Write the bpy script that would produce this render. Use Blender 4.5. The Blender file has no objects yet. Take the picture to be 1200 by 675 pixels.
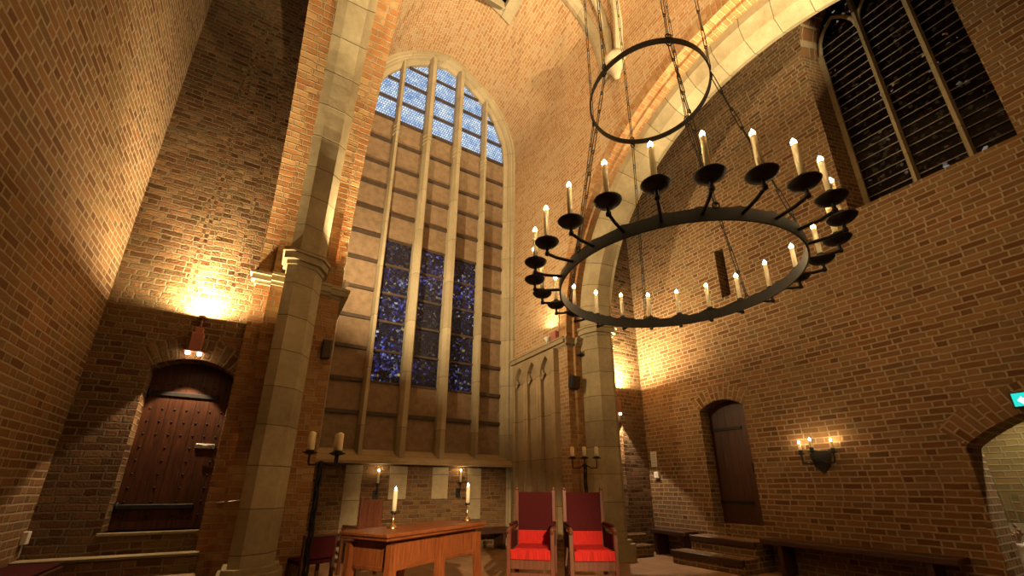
import bpy, bmesh, math, random
from mathutils import Vector, Matrix
random.seed(7)
PI = math.pi
C = bpy.context.scene.collection
R = math.radians

# ------------------------------------------------------------------ main dimensions (metres)
YB = 6.45            # far wall of both side bays
YW = 8.6             # window wall
XL, XR = -1.91, 7.02 # outer side walls
XN0, XN1 = 0.65, 4.95  # inner faces of the two arcades
XC = 2.8
YC, ZC = 2.4, 4.15   # arcade arch centre
ZV = 10.1            # vault springing
YR = -3.6            # rear wall

# ------------------------------------------------------------------ mesh helper
class MB:
    def __init__(s):
        s.bm = bmesh.new(); s.uv = s.bm.loops.layers.uv.new('UVMap'); s.cu = s.bm.faces.layers.int.new('cu')
    def face(s, pts, uvs=None, smooth=False):
        vs = [s.bm.verts.new(p) for p in pts]
        try: f = s.bm.faces.new(vs)
        except ValueError: return None
        if uvs:
            for l, u in zip(f.loops, uvs): l[s.uv].uv = u
            f[s.cu] = 1
        f.smooth = smooth
        return f
    def box(s, x0, x1, y0, y1, z0, z1, bev=0.0, M=None):
        r = bmesh.ops.create_cube(s.bm, size=1)
        vs = r['verts']
        for v in vs:
            v.co = Vector(((x0+x1)/2 + v.co.x*(x1-x0), (y0+y1)/2 + v.co.y*(y1-y0), (z0+z1)/2 + v.co.z*(z1-z0)))
        if bev > 0:
            es = list({e for v in vs for e in v.link_edges})
            rr = bmesh.ops.bevel(s.bm, geom=es, offset=bev, segments=1, affect='EDGES', profile=.5)
            vs = list({v for f in rr['faces'] for v in f.verts} | {v for v in vs if v.is_valid})
        if M is not None:
            bmesh.ops.transform(s.bm, matrix=M, verts=[v for v in vs if v.is_valid])
    def tube(s, path, rad, n=8, caps=True, smooth=True, close=False):
        P = [Vector(p) for p in path]; m = len(P)
        rads = rad if isinstance(rad, (list, tuple)) else [rad]*m
        rings = []; prev = None
        for i in range(m):
            if close: t = (P[(i+1) % m]-P[i-1]).normalized()
            elif i == 0: t = (P[1]-P[0]).normalized()
            elif i == m-1: t = (P[-1]-P[-2]).normalized()
            else: t = ((P[i+1]-P[i]).normalized()+(P[i]-P[i-1]).normalized()).normalized()
            if prev is None:
                a = Vector((0, 0, 1)) if abs(t.z) < .9 else Vector((1, 0, 0))
                nrm = t.cross(a).normalized()
            else:
                nrm = (prev - t*prev.dot(t)).normalized()
            prev = nrm; b = t.cross(nrm)
            rings.append([s.bm.verts.new(P[i]+(nrm*math.cos(2*PI*k/n)+b*math.sin(2*PI*k/n))*rads[i]) for k in range(n)])
        for i in range(m if close else m-1):
            A, B = rings[i], rings[(i+1) % m]
            for k in range(n):
                f = s.bm.faces.new((A[k], A[(k+1) % n], B[(k+1) % n], B[k])); f.smooth = smooth
        if caps and not close:
            s.bm.faces.new(rings[0][::-1]); s.bm.faces.new(rings[-1])
    def lathe(s, prof, c=(0, 0, 0), n=20, smooth=True, M=None):
        rings = []; allv = []
        for r, z in prof:
            if r < 1e-5:
                v = [s.bm.verts.new((c[0], c[1], c[2]+z))]
            else:
                v = [s.bm.verts.new((c[0]+r*math.cos(2*PI*k/n), c[1]+r*math.sin(2*PI*k/n), c[2]+z)) for k in range(n)]
            rings.append(v); allv += v
        for A, B in zip(rings, rings[1:]):
            for k in range(n):
                a0, a1 = A[k % len(A)], A[(k+1) % len(A)]; b0, b1 = B[k % len(B)], B[(k+1) % len(B)]
                vs = []
                for v in (a0, a1, b1, b0):
                    if v not in vs: vs.append(v)
                if len(vs) > 2:
                    f = s.bm.faces.new(vs); f.smooth = smooth
        if M is not None: bmesh.ops.transform(s.bm, matrix=M, verts=allv)
    def prism(s, poly, z0, z1, M=None):   # poly in xy
        a = [s.bm.verts.new((x, y, z0)) for x, y in poly]; b = [s.bm.verts.new((x, y, z1)) for x, y in poly]
        n = len(poly)
        s.bm.faces.new(a[::-1]); s.bm.faces.new(b)
        for k in range(n): s.bm.faces.new((a[k], a[(k+1) % n], b[(k+1) % n], b[k]))
        if M is not None: bmesh.ops.transform(s.bm, matrix=M, verts=a+b)
    def build(s, name, mats, parent=None, recalc=True, loc=None, merge=False):
        bm = s.bm
        if merge: bmesh.ops.remove_doubles(bm, verts=bm.verts, dist=1e-4)
        if recalc: bmesh.ops.recalc_face_normals(bm, faces=bm.faces)
        bm.normal_update()
        for f in bm.faces:
            if f[s.cu]: continue
            n = f.normal; ax = max(range(3), key=lambda i: abs(n[i]))
            for l in f.loops:
                c = l.vert.co
                l[s.uv].uv = (c.y, c.z) if ax == 0 else (c.x, c.z) if ax == 1 else (c.x, c.y)
        me = bpy.data.meshes.new(name); bm.to_mesh(me); bm.free()
        for m in (mats if isinstance(mats, (list, tuple)) else [mats]): me.materials.append(m)
        o = bpy.data.objects.new(name, me); C.objects.link(o)
        if parent: o.parent = parent
        if loc is not None: o.location = loc
        return o

def tag(o, label=None, cat=None, group=None):
    if label: o['label'] = label
    if cat: o['category'] = cat
    if group: o['group'] = group
    return o
def thing(name, label, cat, loc=(0, 0, 0), rz=0, group=None):
    o = bpy.data.objects.new(name, None); C.objects.link(o); o.empty_display_size = .1
    o.location = loc; o.rotation_euler = (0, 0, rz)
    return tag(o, label, cat, group)
def struct(name, mb, mats, parent=None, recalc=True, label=None, merge=False):
    o = mb.build(name, mats, parent, recalc, merge=merge)
    if parent is None:
        o['kind'] = 'structure'
        o['label'] = label or name.replace('_', ' ')
    return o

# ------------------------------------------------------------------ materials
def newmat(name):
    m = bpy.data.materials.new(name); m.use_nodes = True
    nt = m.node_tree; nt.nodes.clear()
    out = nt.nodes.new('ShaderNodeOutputMaterial')
    return m, nt, out
class NG:
    def __init__(s, nt): s.nt = nt
    def n(s, t, **kw):
        x = s.nt.nodes.new(t)
        for k, v in kw.items(): setattr(x, k, v)
        return x
    def l(s, a, b): s.nt.links.new(a, b)
    def math(s, op, a, b=None, c=None):
        x = s.n('ShaderNodeMath', operation=op)
        for i, v in enumerate((a, b, c)):
            if v is None: continue
            if isinstance(v, (int, float)): x.inputs[i].default_value = v
            else: s.l(v, x.inputs[i])
        return x.outputs[0]
    def mix(s, f, a, b, blend='MIX'):
        x = s.n('ShaderNodeMix', data_type='RGBA', blend_type=blend)
        for i, v in ((0, f), (6, a), (7, b)):
            if isinstance(v, (int, float)): x.inputs[i].default_value = v
            elif isinstance(v, tuple): x.inputs[i].default_value = (*v, 1) if len(v) == 3 else v
            else: s.l(v, x.inputs[i])
        return x.outputs[2]
    def ramp(s, f, stops, interp='LINEAR'):
        x = s.n('ShaderNodeValToRGB'); x.color_ramp.interpolation = interp
        e = x.color_ramp.elements
        while len(e) < len(stops): e.new(.5)
        for k, (p, c) in enumerate(stops):
            e[k].position = p; e[k].color = (*c, 1)
        s.l(f, x.inputs[0]); return x.outputs[0]
    def noise(s, vec, scale, detail=3, rough=.55):
        x = s.n('ShaderNodeTexNoise'); x.inputs['Scale'].default_value = scale
        x.inputs['Detail'].default_value = detail; x.inputs['Roughness'].default_value = rough
        if vec is not None: s.l(vec, x.inputs['Vector'])
        return x
    def comb(s, a, b, c=0.0):
        x = s.n('ShaderNodeCombineXYZ')
        for i, v in enumerate((a, b, c)):
            if isinstance(v, (int, float)): x.inputs[i].default_value = v
            else: s.l(v, x.inputs[i])
        return x.outputs[0]

def brick_mat(name, palette, mortar, bump=.012, strength=.9, row=.079, wS=.232, wH=.112, wob=.006, mort=.0075, stain=.5, rough=.9, tilt=.5, patch=(.30, .21, .09)):
    m, nt, out = newmat(name); g = NG(nt)
    uv = g.n('ShaderNodeUVMap'); uv.uv_map = 'UVMap'
    wobn = g.noise(uv.outputs[0], 2.3, 2)
    vs = g.n('ShaderNodeVectorMath', operation='MULTIPLY_ADD')
    g.l(wobn.outputs['Color'], vs.inputs[0]); vs.inputs[1].default_value = (wob*3, wob*3, 0); g.l(uv.outputs[0], vs.inputs[2])
    wob2 = g.noise(uv.outputs[0], 17, 1)
    vs2 = g.n('ShaderNodeVectorMath', operation='MULTIPLY_ADD')
    g.l(wob2.outputs['Color'], vs2.inputs[0]); vs2.inputs[1].default_value = (wob, wob, 0); g.l(vs.outputs[0], vs2.inputs[2])
    sep = g.n('ShaderNodeSeparateXYZ'); g.l(vs2.outputs[0], sep.inputs[0])
    u, v = sep.outputs[0], sep.outputs[1]
    vr = g.math('DIVIDE', v, row); rw = g.math('FLOOR', vr)
    ly = g.math('MULTIPLY', g.math('FRACT', vr), row)
    wn = g.n('ShaderNodeTexWhiteNoise', noise_dimensions='1D'); g.l(rw, wn.inputs['W'])
    P = wS+wH
    off = g.math('ADD', g.math('MULTIPLY', rw, P*.5), g.math('MULTIPLY', wn.outputs['Value'], .13))
    uu = g.math('ADD', u, off)
    up = g.math('DIVIDE', uu, P); cell = g.math('FLOOR', up); t = g.math('MULTIPLY', g.math('FRACT', up), P)
    isH = g.math('GREATER_THAN', t, wS)
    lx = g.math('SUBTRACT', t, g.math('MULTIPLY', isH, wS))
    w = g.math('SUBTRACT', wS, g.math('MULTIPLY', isH, wS-wH))
    dx = g.math('MINIMUM', lx, g.math('SUBTRACT', w, lx))
    dy = g.math('MINIMUM', ly, g.math('SUBTRACT', row, ly))
    d = g.math('MINIMUM', dx, dy)
    fn = g.noise(uv.outputs[0], 55, 3)
    d2 = g.math('ADD', d, g.math('MULTIPLY', g.math('SUBTRACT', fn.outputs['Fac'], .5), .006))
    mr = g.n('ShaderNodeMapRange', interpolation_type='SMOOTHSTEP')
    g.l(d2, mr.inputs[0]); mr.inputs[1].default_value = mort-.003; mr.inputs[2].default_value = mort+.003
    mask = mr.outputs[0]
    idc = g.math('ADD', g.math('MULTIPLY', cell, 2.0), isH)
    wn2 = g.n('ShaderNodeTexWhiteNoise', noise_dimensions='2D'); g.l(g.comb(idc, rw), wn2.inputs['Vector'])
    wn3 = g.n('ShaderNodeTexWhiteNoise', noise_dimensions='2D'); g.l(g.comb(rw, idc), wn3.inputs['Vector'])
    n = len(palette)
    col = g.ramp(wn2.outputs['Value'], [((i+.5)/n, c) for i, c in enumerate(palette)])
    big = g.noise(uv.outputs[0], .55, 4, .6)
    fine = g.noise(uv.outputs[0], 40, 4, .65)
    col = g.mix(g.math('MULTIPLY', fine.outputs['Fac'], .45), col, (.5, .36, .22), 'MULTIPLY')
    pn = g.noise(uv.outputs[0], 1.1, 5, .7)
    pf = g.n('ShaderNodeMapRange'); g.l(g.math('ADD', pn.outputs['Fac'], g.math('MULTIPLY', g.math('SUBTRACT', wn2.outputs['Value'], .5), .25)), pf.inputs[0]); pf.inputs[1].default_value = .47; pf.inputs[2].default_value = .66; pf.inputs[4].default_value = .5
    col = g.mix(pf.outputs[0], col, patch)
    mcol = g.mix(fine.outputs['Fac'], mortar, tuple(c*.72 for c in mortar))
    allc = g.mix(mask, mcol, col)
    st = g.ramp(big.outputs['Fac'], [(.35, (1, 1, 1)), (.62, (1-.45*stain, 1-.5*stain, 1-.55*stain))])
    allc = g.mix(1.0, allc, st, 'MULTIPLY')
    b = g.n('ShaderNodeBsdfPrincipled'); g.l(allc, b.inputs['Base Color']); b.inputs['Roughness'].default_value = rough
    b.inputs['Specular IOR Level'].default_value = .25
    # every brick sits a little in or out of the wall face
    proud = g.math('MULTIPLY', wn2.outputs['Value'], .35)
    hgt = g.math('ADD', g.math('MULTIPLY', mask, g.math('ADD', g.math('ADD', .75, proud), g.math('MULTIPLY', g.math('MULTIPLY', g.math('SUBTRACT', g.math('DIVIDE', ly, row), .5), g.math('SUBTRACT', wn3.outputs['Value'], .5)), tilt))), g.math('MULTIPLY', fine.outputs['Fac'], .55))
    bp = g.n('ShaderNodeBump'); bp.inputs['Strength'].default_value = strength; bp.inputs['Distance'].default_value = bump
    g.l(hgt, bp.inputs['Height']); g.l(bp.outputs[0], b.inputs['Normal'])
    g.l(b.outputs[0], out.inputs[0]); return m

def stone_mat(name, c1, c2, joint=.55, rough=.85, bump=.01, jointcol=None):
    m, nt, out = newmat(name); g = NG(nt)
    uv = g.n('ShaderNodeUVMap'); uv.uv_map = 'UVMap'
    tc = g.n('ShaderNodeTexCoord')
    n1 = g.noise(tc.outputs['Object'], 1.6, 6, .65); n2 = g.noise(tc.outputs['Object'], 14, 5, .7)
    f = g.math('ADD', g.math('MULTIPLY', n1.outputs['Fac'], .7), g.math('MULTIPLY', n2.outputs['Fac'], .3))
    col = g.ramp(f, [(.32, c1), (.66, c2)])
    sep = g.n('ShaderNodeSeparateXYZ'); g.l(uv.outputs[0], sep.inputs[0])
    hgt = g.math('MULTIPLY', n2.outputs['Fac'], .6)
    if joint:
        vr = g.math('DIVIDE', sep.outputs[1], joint); fr = g.math('FRACT', vr)
        dd = g.math('MULTIPLY', g.math('MINIMUM', fr, g.math('SUBTRACT', 1.0, fr)), joint)
        mk = g.n('ShaderNodeMapRange'); g.l(dd, mk.inputs[0]); mk.inputs[1].default_value = .003; mk.inputs[2].default_value = .008
        wn = g.n('ShaderNodeTexWhiteNoise', noise_dimensions='1D'); g.l(g.math('FLOOR', vr), wn.inputs['W'])
        tone = g.math('ADD', .86, g.math('MULTIPLY', wn.outputs['Value'], .22))
        col = g.mix(1.0, col, g.comb(tone, tone, tone), 'MULTIPLY')
        col = g.mix(mk.outputs[0], jointcol or tuple(c*.55 for c in c1), col)
        hgt = g.math('ADD', hgt, mk.outputs[0])
    b = g.n('ShaderNodeBsdfPrincipled'); g.l(col, b.inputs['Base Color']); b.inputs['Roughness'].default_value = rough
    b.inputs['Specular IOR Level'].default_value = .3
    bp = g.n('ShaderNodeBump'); bp.inputs['Strength'].default_value = .5; bp.inputs['Distance'].default_value = bump
    g.l(hgt, bp.inputs['Height']); g.l(bp.outputs[0], b.inputs['Normal'])
    g.l(b.outputs[0], out.inputs[0]); return m

def plain(name, col, rough=.6, metal=0, var=.25, scale=12, bump=0.0, spec=.5, stretch=None):
    m, nt, out = newmat(name); g = NG(nt)
    tc = g.n('ShaderNodeTexCoord'); vec = tc.outputs['Object']
    if stretch:
        mp = g.n('ShaderNodeMapping'); mp.inputs['Scale'].default_value = stretch; g.l(vec, mp.inputs[0]); vec = mp.outputs[0]
    n = g.noise(vec, scale, 5, .6)
    c = g.ramp(n.outputs['Fac'], [(.3, tuple(x*(1-var) for x in col)), (.7, tuple(min(1, x*(1+var)) for x in col))])
    b = g.n('ShaderNodeBsdfPrincipled'); g.l(c, b.inputs['Base Color'])
    b.inputs['Roughness'].default_value = rough; b.inputs['Metallic'].default_value = metal; b.inputs['Specular IOR Level'].default_value = spec
    if bump:
        bp = g.n('ShaderNodeBump'); bp.inputs['Strength'].default_value = .6; bp.inputs['Distance'].default_value = bump
        g.l(n.outputs['Fac'], bp.inputs['Height']); g.l(bp.outputs[0], b.inputs['Normal'])
    g.l(b.outputs[0], out.inputs[0]); return m
def emit(name, col, st):
    m, nt, out = newmat(name); g = NG(nt)
    e = g.n('ShaderNodeEmission'); e.inputs[0].default_value = (*col, 1); e.inputs[1].default_value = st
    g.l(e.outputs[0], out.inputs[0]); return m

PAL = [(.16, .075, .032), (.23, .11, .045), (.29, .155, .07), (.21, .105, .045), (.32, .18, .08), (.18, .09, .04), (.27, .15, .075), (.12, .065, .035), (.28, .12, .048)]
M = {}
M['brick'] = brick_mat('red_brown_brick', PAL, (.44, .345, .215), bump=.015, mort=.0095)
M['brick_rough'] = brick_mat('rough_old_brick', [tuple(c*1.0 for c in p) for p in PAL], (.34, .26, .15), bump=.05, strength=1.0, wob=.013, mort=.009, tilt=1.3)
M['brick_vault'] = brick_mat('vault_brick', [(.40, .215, .105), (.48, .28, .135), (.44, .245, .115), (.52, .33, .17), (.38, .20, .09), (.47, .30, .17)], (.62, .49, .31), bump=.008, strength=.7, stain=.3, mort=.009, patch=(.52, .40, .25))
M['brick_arch'] = brick_mat('arch_brick', [(.38, .175, .065), (.44, .22, .085), (.34, .15, .055), (.46, .25, .10)], (.42, .32, .19), bump=.010, stain=.2, patch=(.50, .34, .16))
M['stone'] = stone_mat('grey_yellow_sandstone', (.25, .195, .11), (.45, .375, .235), .47)
M['stone_pale'] = stone_mat('pale_limestone', (.31, .25, .155), (.43, .36, .235), 1.15)
M['stone_panel'] = stone_mat('weathered_panel_stone', (.29, .21, .12), (.46, .35, .21), .85)
M['board'] = plain('window_infill_board', (.25, .17, .105), .85, 0, .22, 7, .004, .2)
M['bar'] = plain('dark_saddle_bar', (.07, .045, .03), .7, .2)
M['iron'] = plain('black_wrought_iron', (.012, .0105, .0095), .6, .3, .3, 30, .001)
M['wax'] = None
M['brass'] = plain('brass', (.72, .52, .25), .25, 1, .1)
M['oak'] = plain('warm_polished_oak', (.185, .055, .015), .4, 0, .4, 5, .002, .5, (1, 9, 1))
M['oakside'] = plain('oak_plank_panel', (.20, .058, .016), .45, 0, .4, 5, .002, .5, (9, 9, .8))
M['dark'] = plain('dark_stained_wood', (.055, .022, .012), .45, 0, .4, 5, .002, .5, (1, 8, 8))
M['redwood'] = plain('red_brown_wood', (.11, .034, .015), .45, 0, .35, 5, .002, .5, (8, 8, 1))
M['door'] = None
M['velvet'] = plain('dark_red_velvet', (.045, .003, .004), .9, 0, .2, 30, .001, .2)
M['red'] = plain('bright_red_cushion_cloth', (.33, .011, .010), .8, 0, .2, 30, .001, .2)
M['fringe'] = plain('red_fringe', (.38, .015, .012), .85, 0, .5, 14, .004, .2, (12, 12, .4))
M['black'] = plain('black_plastic', (.015, .014, .013), .5, 0, .2)
M['white'] = plain('off_white_plastic', (.72, .68, .62), .5, 0, .05)
M['pink'] = plain('dusty_red_painted_metal', (.36, .13, .10), .45, 0, .12)
M['bulb'] = emit('lamp_bulb_glow', (1, .72, .42), 30)
M['flame'] = emit('candle_flame', (1, .70, .34), 260)

def wax_mat():
    m, nt, out = newmat('ivory_wax'); g = NG(nt)
    tc = g.n('ShaderNodeTexCoord'); n = g.noise(tc.outputs['Object'], 25, 2)
    c = g.ramp(n.outputs['Fac'], [(.3, (.80, .66, .40)), (.7, (.88, .76, .52))])
    b = g.n('ShaderNodeBsdfPrincipled'); g.l(c, b.inputs['Base Color']); b.inputs['Roughness'].default_value = .45
    b.inputs['Subsurface Weight'].default_value = .6; b.inputs['Subsurface Radius'].default_value = (.03, .015, .006)
    b.inputs['Subsurface Scale'].default_value = 1.0
    g.l(b.outputs[0], out.inputs[0]); return m
M['wax'] = wax_mat()
def thin_wax():
    m, nt, out = newmat('translucent_ivory_wax'); g = NG(nt)
    tc = g.n('ShaderNodeTexCoord'); n = g.noise(tc.outputs['Object'], 25, 2)
    c = g.ramp(n.outputs['Fac'], [(.3, (.86, .76, .55)), (.7, (.92, .84, .66))])
    d = g.n('ShaderNodeBsdfDiffuse'); t = g.n('ShaderNodeBsdfTranslucent'); mx = g.n('ShaderNodeMixShader'); mx.inputs[0].default_value = .3
    g.l(c, d.inputs[0]); g.l(c, t.inputs[0]); g.l(d.outputs[0], mx.inputs[1]); g.l(t.outputs[0], mx.inputs[2]); g.l(mx.outputs[0], out.inputs[0]); return m
M['wax_thin'] = thin_wax()

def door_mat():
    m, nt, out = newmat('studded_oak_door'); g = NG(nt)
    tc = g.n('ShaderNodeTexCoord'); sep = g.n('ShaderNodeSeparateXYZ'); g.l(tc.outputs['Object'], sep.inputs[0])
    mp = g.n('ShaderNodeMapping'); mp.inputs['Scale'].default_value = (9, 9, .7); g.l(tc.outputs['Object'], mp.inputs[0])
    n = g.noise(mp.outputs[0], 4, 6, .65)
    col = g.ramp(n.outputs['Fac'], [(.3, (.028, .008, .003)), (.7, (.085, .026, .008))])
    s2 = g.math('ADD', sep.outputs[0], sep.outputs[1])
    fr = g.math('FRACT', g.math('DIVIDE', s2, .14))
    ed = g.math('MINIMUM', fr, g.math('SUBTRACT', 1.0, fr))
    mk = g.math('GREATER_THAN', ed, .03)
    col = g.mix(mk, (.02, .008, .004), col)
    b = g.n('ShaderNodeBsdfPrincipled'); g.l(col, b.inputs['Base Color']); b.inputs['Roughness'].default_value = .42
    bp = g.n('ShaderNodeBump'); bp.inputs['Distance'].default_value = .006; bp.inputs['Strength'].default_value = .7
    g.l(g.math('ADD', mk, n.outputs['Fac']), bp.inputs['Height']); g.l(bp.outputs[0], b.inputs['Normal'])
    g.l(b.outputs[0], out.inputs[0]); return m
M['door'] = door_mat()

def floor_mat():
    m, nt, out = newmat('worn_stone_floor_tiles'); g = NG(nt)
    uv = g.n('ShaderNodeUVMap'); uv.uv_map = 'UVMap'
    br = g.n('ShaderNodeTexBrick'); g.l(uv.outputs[0], br.inputs[0])
    br.offset = .0; br.inputs['Scale'].default_value = 1; br.inputs['Brick Width'].default_value = .42; br.inputs['Row Height'].default_value = .42
    br.inputs['Mortar Size'].default_value = .008; br.inputs['Mortar Smooth'].default_value = .3
    br.inputs['Color1'].default_value = (.30, .16, .085, 1); br.inputs['Color2'].default_value = (.40, .25, .14, 1); br.inputs['Mortar'].default_value = (.45, .36, .24, 1)
    n = g.noise(uv.outputs[0], 5, 5, .65)
    col = g.mix(.5, br.outputs[0], g.ramp(n.outputs['Fac'], [(.3, (.45, .4, .36)), (.7, (1, 1, 1))]), 'MULTIPLY')
    b = g.n('ShaderNodeBsdfPrincipled'); g.l(col, b.inputs['Base Color']); b.inputs['Roughness'].default_value = .55
    bp = g.n('ShaderNodeBump'); bp.inputs['Distance'].default_value = .005; bp.inputs['Strength'].default_value = .5
    g.l(g.math('SUBTRACT', n.outputs['Fac'], br.outputs['Fac']), bp.inputs['Height']); g.l(bp.outputs[0], b.inputs['Normal'])
    g.l(b.outputs[0], out.inputs[0]); return m
M['floor'] = floor_mat()

def stained(name, stops, scale, emis, lit_lo, lit_hi, cluster=.9, rough=.25, base=(.01, .01, .016), spec=.3):
    """leaded coloured glass: irregular pieces, some emit: blue is backlit, night has painted glints"""
    m, nt, out = newmat(name); g = NG(nt)
    uv = g.n('ShaderNodeUVMap'); uv.uv_map = 'UVMap'
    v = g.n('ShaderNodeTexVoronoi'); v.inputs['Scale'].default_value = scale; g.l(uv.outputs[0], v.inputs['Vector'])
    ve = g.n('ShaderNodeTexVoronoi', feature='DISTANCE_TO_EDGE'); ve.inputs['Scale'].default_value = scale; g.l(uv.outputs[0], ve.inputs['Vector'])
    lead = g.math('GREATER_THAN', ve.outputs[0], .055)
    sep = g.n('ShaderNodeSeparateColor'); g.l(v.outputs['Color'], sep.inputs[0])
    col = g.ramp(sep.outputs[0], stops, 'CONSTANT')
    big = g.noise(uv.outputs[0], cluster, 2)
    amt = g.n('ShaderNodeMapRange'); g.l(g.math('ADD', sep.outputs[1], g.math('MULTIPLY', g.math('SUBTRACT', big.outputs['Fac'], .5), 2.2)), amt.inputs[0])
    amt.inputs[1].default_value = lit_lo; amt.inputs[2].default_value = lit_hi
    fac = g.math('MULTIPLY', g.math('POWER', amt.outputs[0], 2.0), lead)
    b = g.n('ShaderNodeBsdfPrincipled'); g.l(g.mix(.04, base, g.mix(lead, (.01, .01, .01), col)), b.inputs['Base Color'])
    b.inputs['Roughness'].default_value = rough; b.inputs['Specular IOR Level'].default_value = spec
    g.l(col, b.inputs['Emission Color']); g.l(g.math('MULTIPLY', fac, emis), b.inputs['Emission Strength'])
    bp = g.n('ShaderNodeBump'); bp.inputs['Distance'].default_value = .02; bp.inputs['Strength'].default_value = .5
    g.l(sep.outputs[2], bp.inputs['Height']); g.l(bp.outputs[0], b.inputs['Normal'])
    g.l(b.outputs[0], out.inputs[0]); return m
M['blue'] = stained('blue_stained_glass', [(0, (.02, .02, .10)), (.3, (.05, .06, .45)), (.5, (.10, .13, .75)), (.66, (.22, .20, .70)), (.78, (.35, .45, .9)), (.90, (.75, .8, .9)), (.95, (.9, .62, .18))], 19, .85, .45, 1.35, .8)
M['night'] = stained('night_stained_glass_painted_glints', [(0, (.012, .008, .006)), (.5, (.05, .012, .01)), (.7, (.25, .04, .03)), (.8, (.5, .33, .12)), (.9, (.8, .75, .6))], 20, .9, .9, 1.5, 1.6, .12, (.004, .003, .003), .06)  # emissive pieces are painted glints, standing in for reflected candlelight

def daylight_mat():
    m, nt, out = newmat('daylit_leaded_glass'); g = NG(nt)
    uv = g.n('ShaderNodeUVMap'); uv.uv_map = 'UVMap'
    br = g.n('ShaderNodeTexBrick'); g.l(uv.outputs[0], br.inputs[0]); br.offset = .5
    br.inputs['Scale'].default_value = 1; br.inputs['Brick Width'].default_value = .06; br.inputs['Row Height'].default_value = .075
    br.inputs['Mortar Size'].default_value = .008; br.inputs['Mortar Smooth'].default_value = .2
    br.inputs['Color1'].default_value = (.42, .56, .78, 1); br.inputs['Color2'].default_value = (.86, .93, 1, 1); br.inputs['Mortar'].default_value = (.03, .05, .08, 1)
    n = g.noise(uv.outputs[0], 3.0, 4, .6)
    col = g.mix(.7, br.outputs[0], g.ramp(n.outputs['Fac'], [(.35, (.28, .44, .70)), (.62, (1, 1, 1))]), 'MULTIPLY')
    e = g.n('ShaderNodeEmission'); g.l(col, e.inputs[0]); e.inputs[1].default_value = 1.3
    g.l(e.outputs[0], out.inputs[0]); return m
M['day'] = daylight_mat()

# ------------------------------------------------------------------ wall builder with openings
def wall(mb, axis, coord, thick, u0, u1, z0, z1, ops=(), back=True, ztop=None):
    def P(u, z, d): return (coord+d, u, z) if axis == 'x' else (u, coord+d, z)
    br = {u0, u1}
    for o in ops:
        n = o.get('n', 20)
        for k in range(n+1): br.add(o['u0']+(o['u1']-o['u0'])*k/n)
    br = sorted(b for b in br if u0-1e-9 <= b <= u1+1e-9)
    zt = ztop or (lambda u: z1)
    for a, b in zip(br, br[1:]):
        if b-a < 1e-7: continue
        mid = (a+b)/2
        act = sorted([o for o in ops if o['u0'] < mid < o['u1']], key=lambda o: o['zb'])
        segs = []; la = lb = z0
        for o in act:
            segs.append((la, lb, o['zb'], o['zb'])); la, lb = o['zt'](a), o['zt'](b)
        segs.append((la, lb, zt(a), zt(b)))
        for (la, lb, ha, hb) in segs:
            if ha-la < 1e-6 and hb-lb < 1e-6: continue
            mb.face([P(a, la, 0), P(b, lb, 0), P(b, hb, 0), P(a, ha, 0)])
            if back: mb.face([P(a, la, thick), P(a, ha, thick), P(b, hb, thick), P(b, lb, thick)])
        for o in act:
            sp = o.get('splay', (0, 0)); ub = lambda u: u+sp[0]+(sp[1]-sp[0])*(u-o['u0'])/(o['u1']-o['u0'])
            mb.face([P(a, o['zb'], 0), P(b, o['zb'], 0), P(ub(b), o['zb'], thick), P(ub(a), o['zb'], thick)])
            A, B = o['zt'](a), o['zt'](b)
            if axis == 'x': uvs = [(0, a), (0, b), (abs(thick), b), (abs(thick), a)]
            else: uvs = [(0, a), (0, b), (abs(thick), b), (abs(thick), a)]
            mb.face([P(a, A, 0), P(b, B, 0), P(ub(b), B, thick), P(ub(a), A, thick)], uvs)
    for o in ops:
        for i_, u in enumerate((o['u0'], o['u1'])):
            zz = o['zt'](u); ue = u+o.get('splay', (0, 0))[i_]; w_ = math.hypot(thick, ue-u)
            if zz-o['zb'] > 1e-4:
                mb.face([P(u, o['zb'], 0), P(u, zz, 0), P(ue, zz, thick), P(ue, o['zb'], thick)], [(0, o['zb']), (0, zz), (w_, zz), (w_, o['zb'])])
    if back:
        mb.face([P(u0, z0, 0), P(u0, zt(u0), 0), P(u0, zt(u0), thick), P(u0, z0, thick)])
        mb.face([P(u1, z0, 0), P(u1, zt(u1), 0), P(u1, zt(u1), thick), P(u1, z0, thick)])
        if ztop is None: mb.face([P(u0, z1, 0), P(u1, z1, 0), P(u1, z1, thick), P(u0, z1, thick)])
def seg_arch(c, half, zs, rise):       # segmental head: springs at zs, rises by rise
    rr = (half*half+rise*rise)/(2*rise)
    return lambda u: zs+rise-rr+math.sqrt(max(0, rr*rr-(u-c)**2))
def ptd_arch(c, half, zs, rise):       # pointed head
    rr = (half*half+rise*rise)/(2*half)
    def f(u):
        t = abs(u-c); return zs+math.sqrt(max(0, rr*rr-(t+rr-half)**2))
    return f
def voussoirs(mb, axis, coord, c, half, zs, rise, wid, proud):
    """radial bricks round a segmental head, a hair proud of the wall"""
    rr = (half*half+rise*rise)/(2*rise); z0 = zs+rise-rr; amax = math.asin(min(1, half/rr)); n = 24
    def P(u, z): return (coord-proud if axis != 'x-' else coord, u, z)
    for k in range(n):
        a, b = -amax+2*amax*k/n, -amax+2*amax*(k+1)/n
        q = []
        for (an, r_) in ((a, rr), (b, rr), (b, rr+wid), (a, rr+wid)):
            q.append((c+r_*math.sin(an), z0+r_*math.cos(an)))
        uv = [(0, a*rr), (0, b*rr), (wid, b*rr), (wid, a*rr)]
        if axis == 'x': mb.face([(coord-proud, y, z) for y, z in q], uv)
        else: mb.face([(x, coord-proud, z) for x, z in q], uv)

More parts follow.
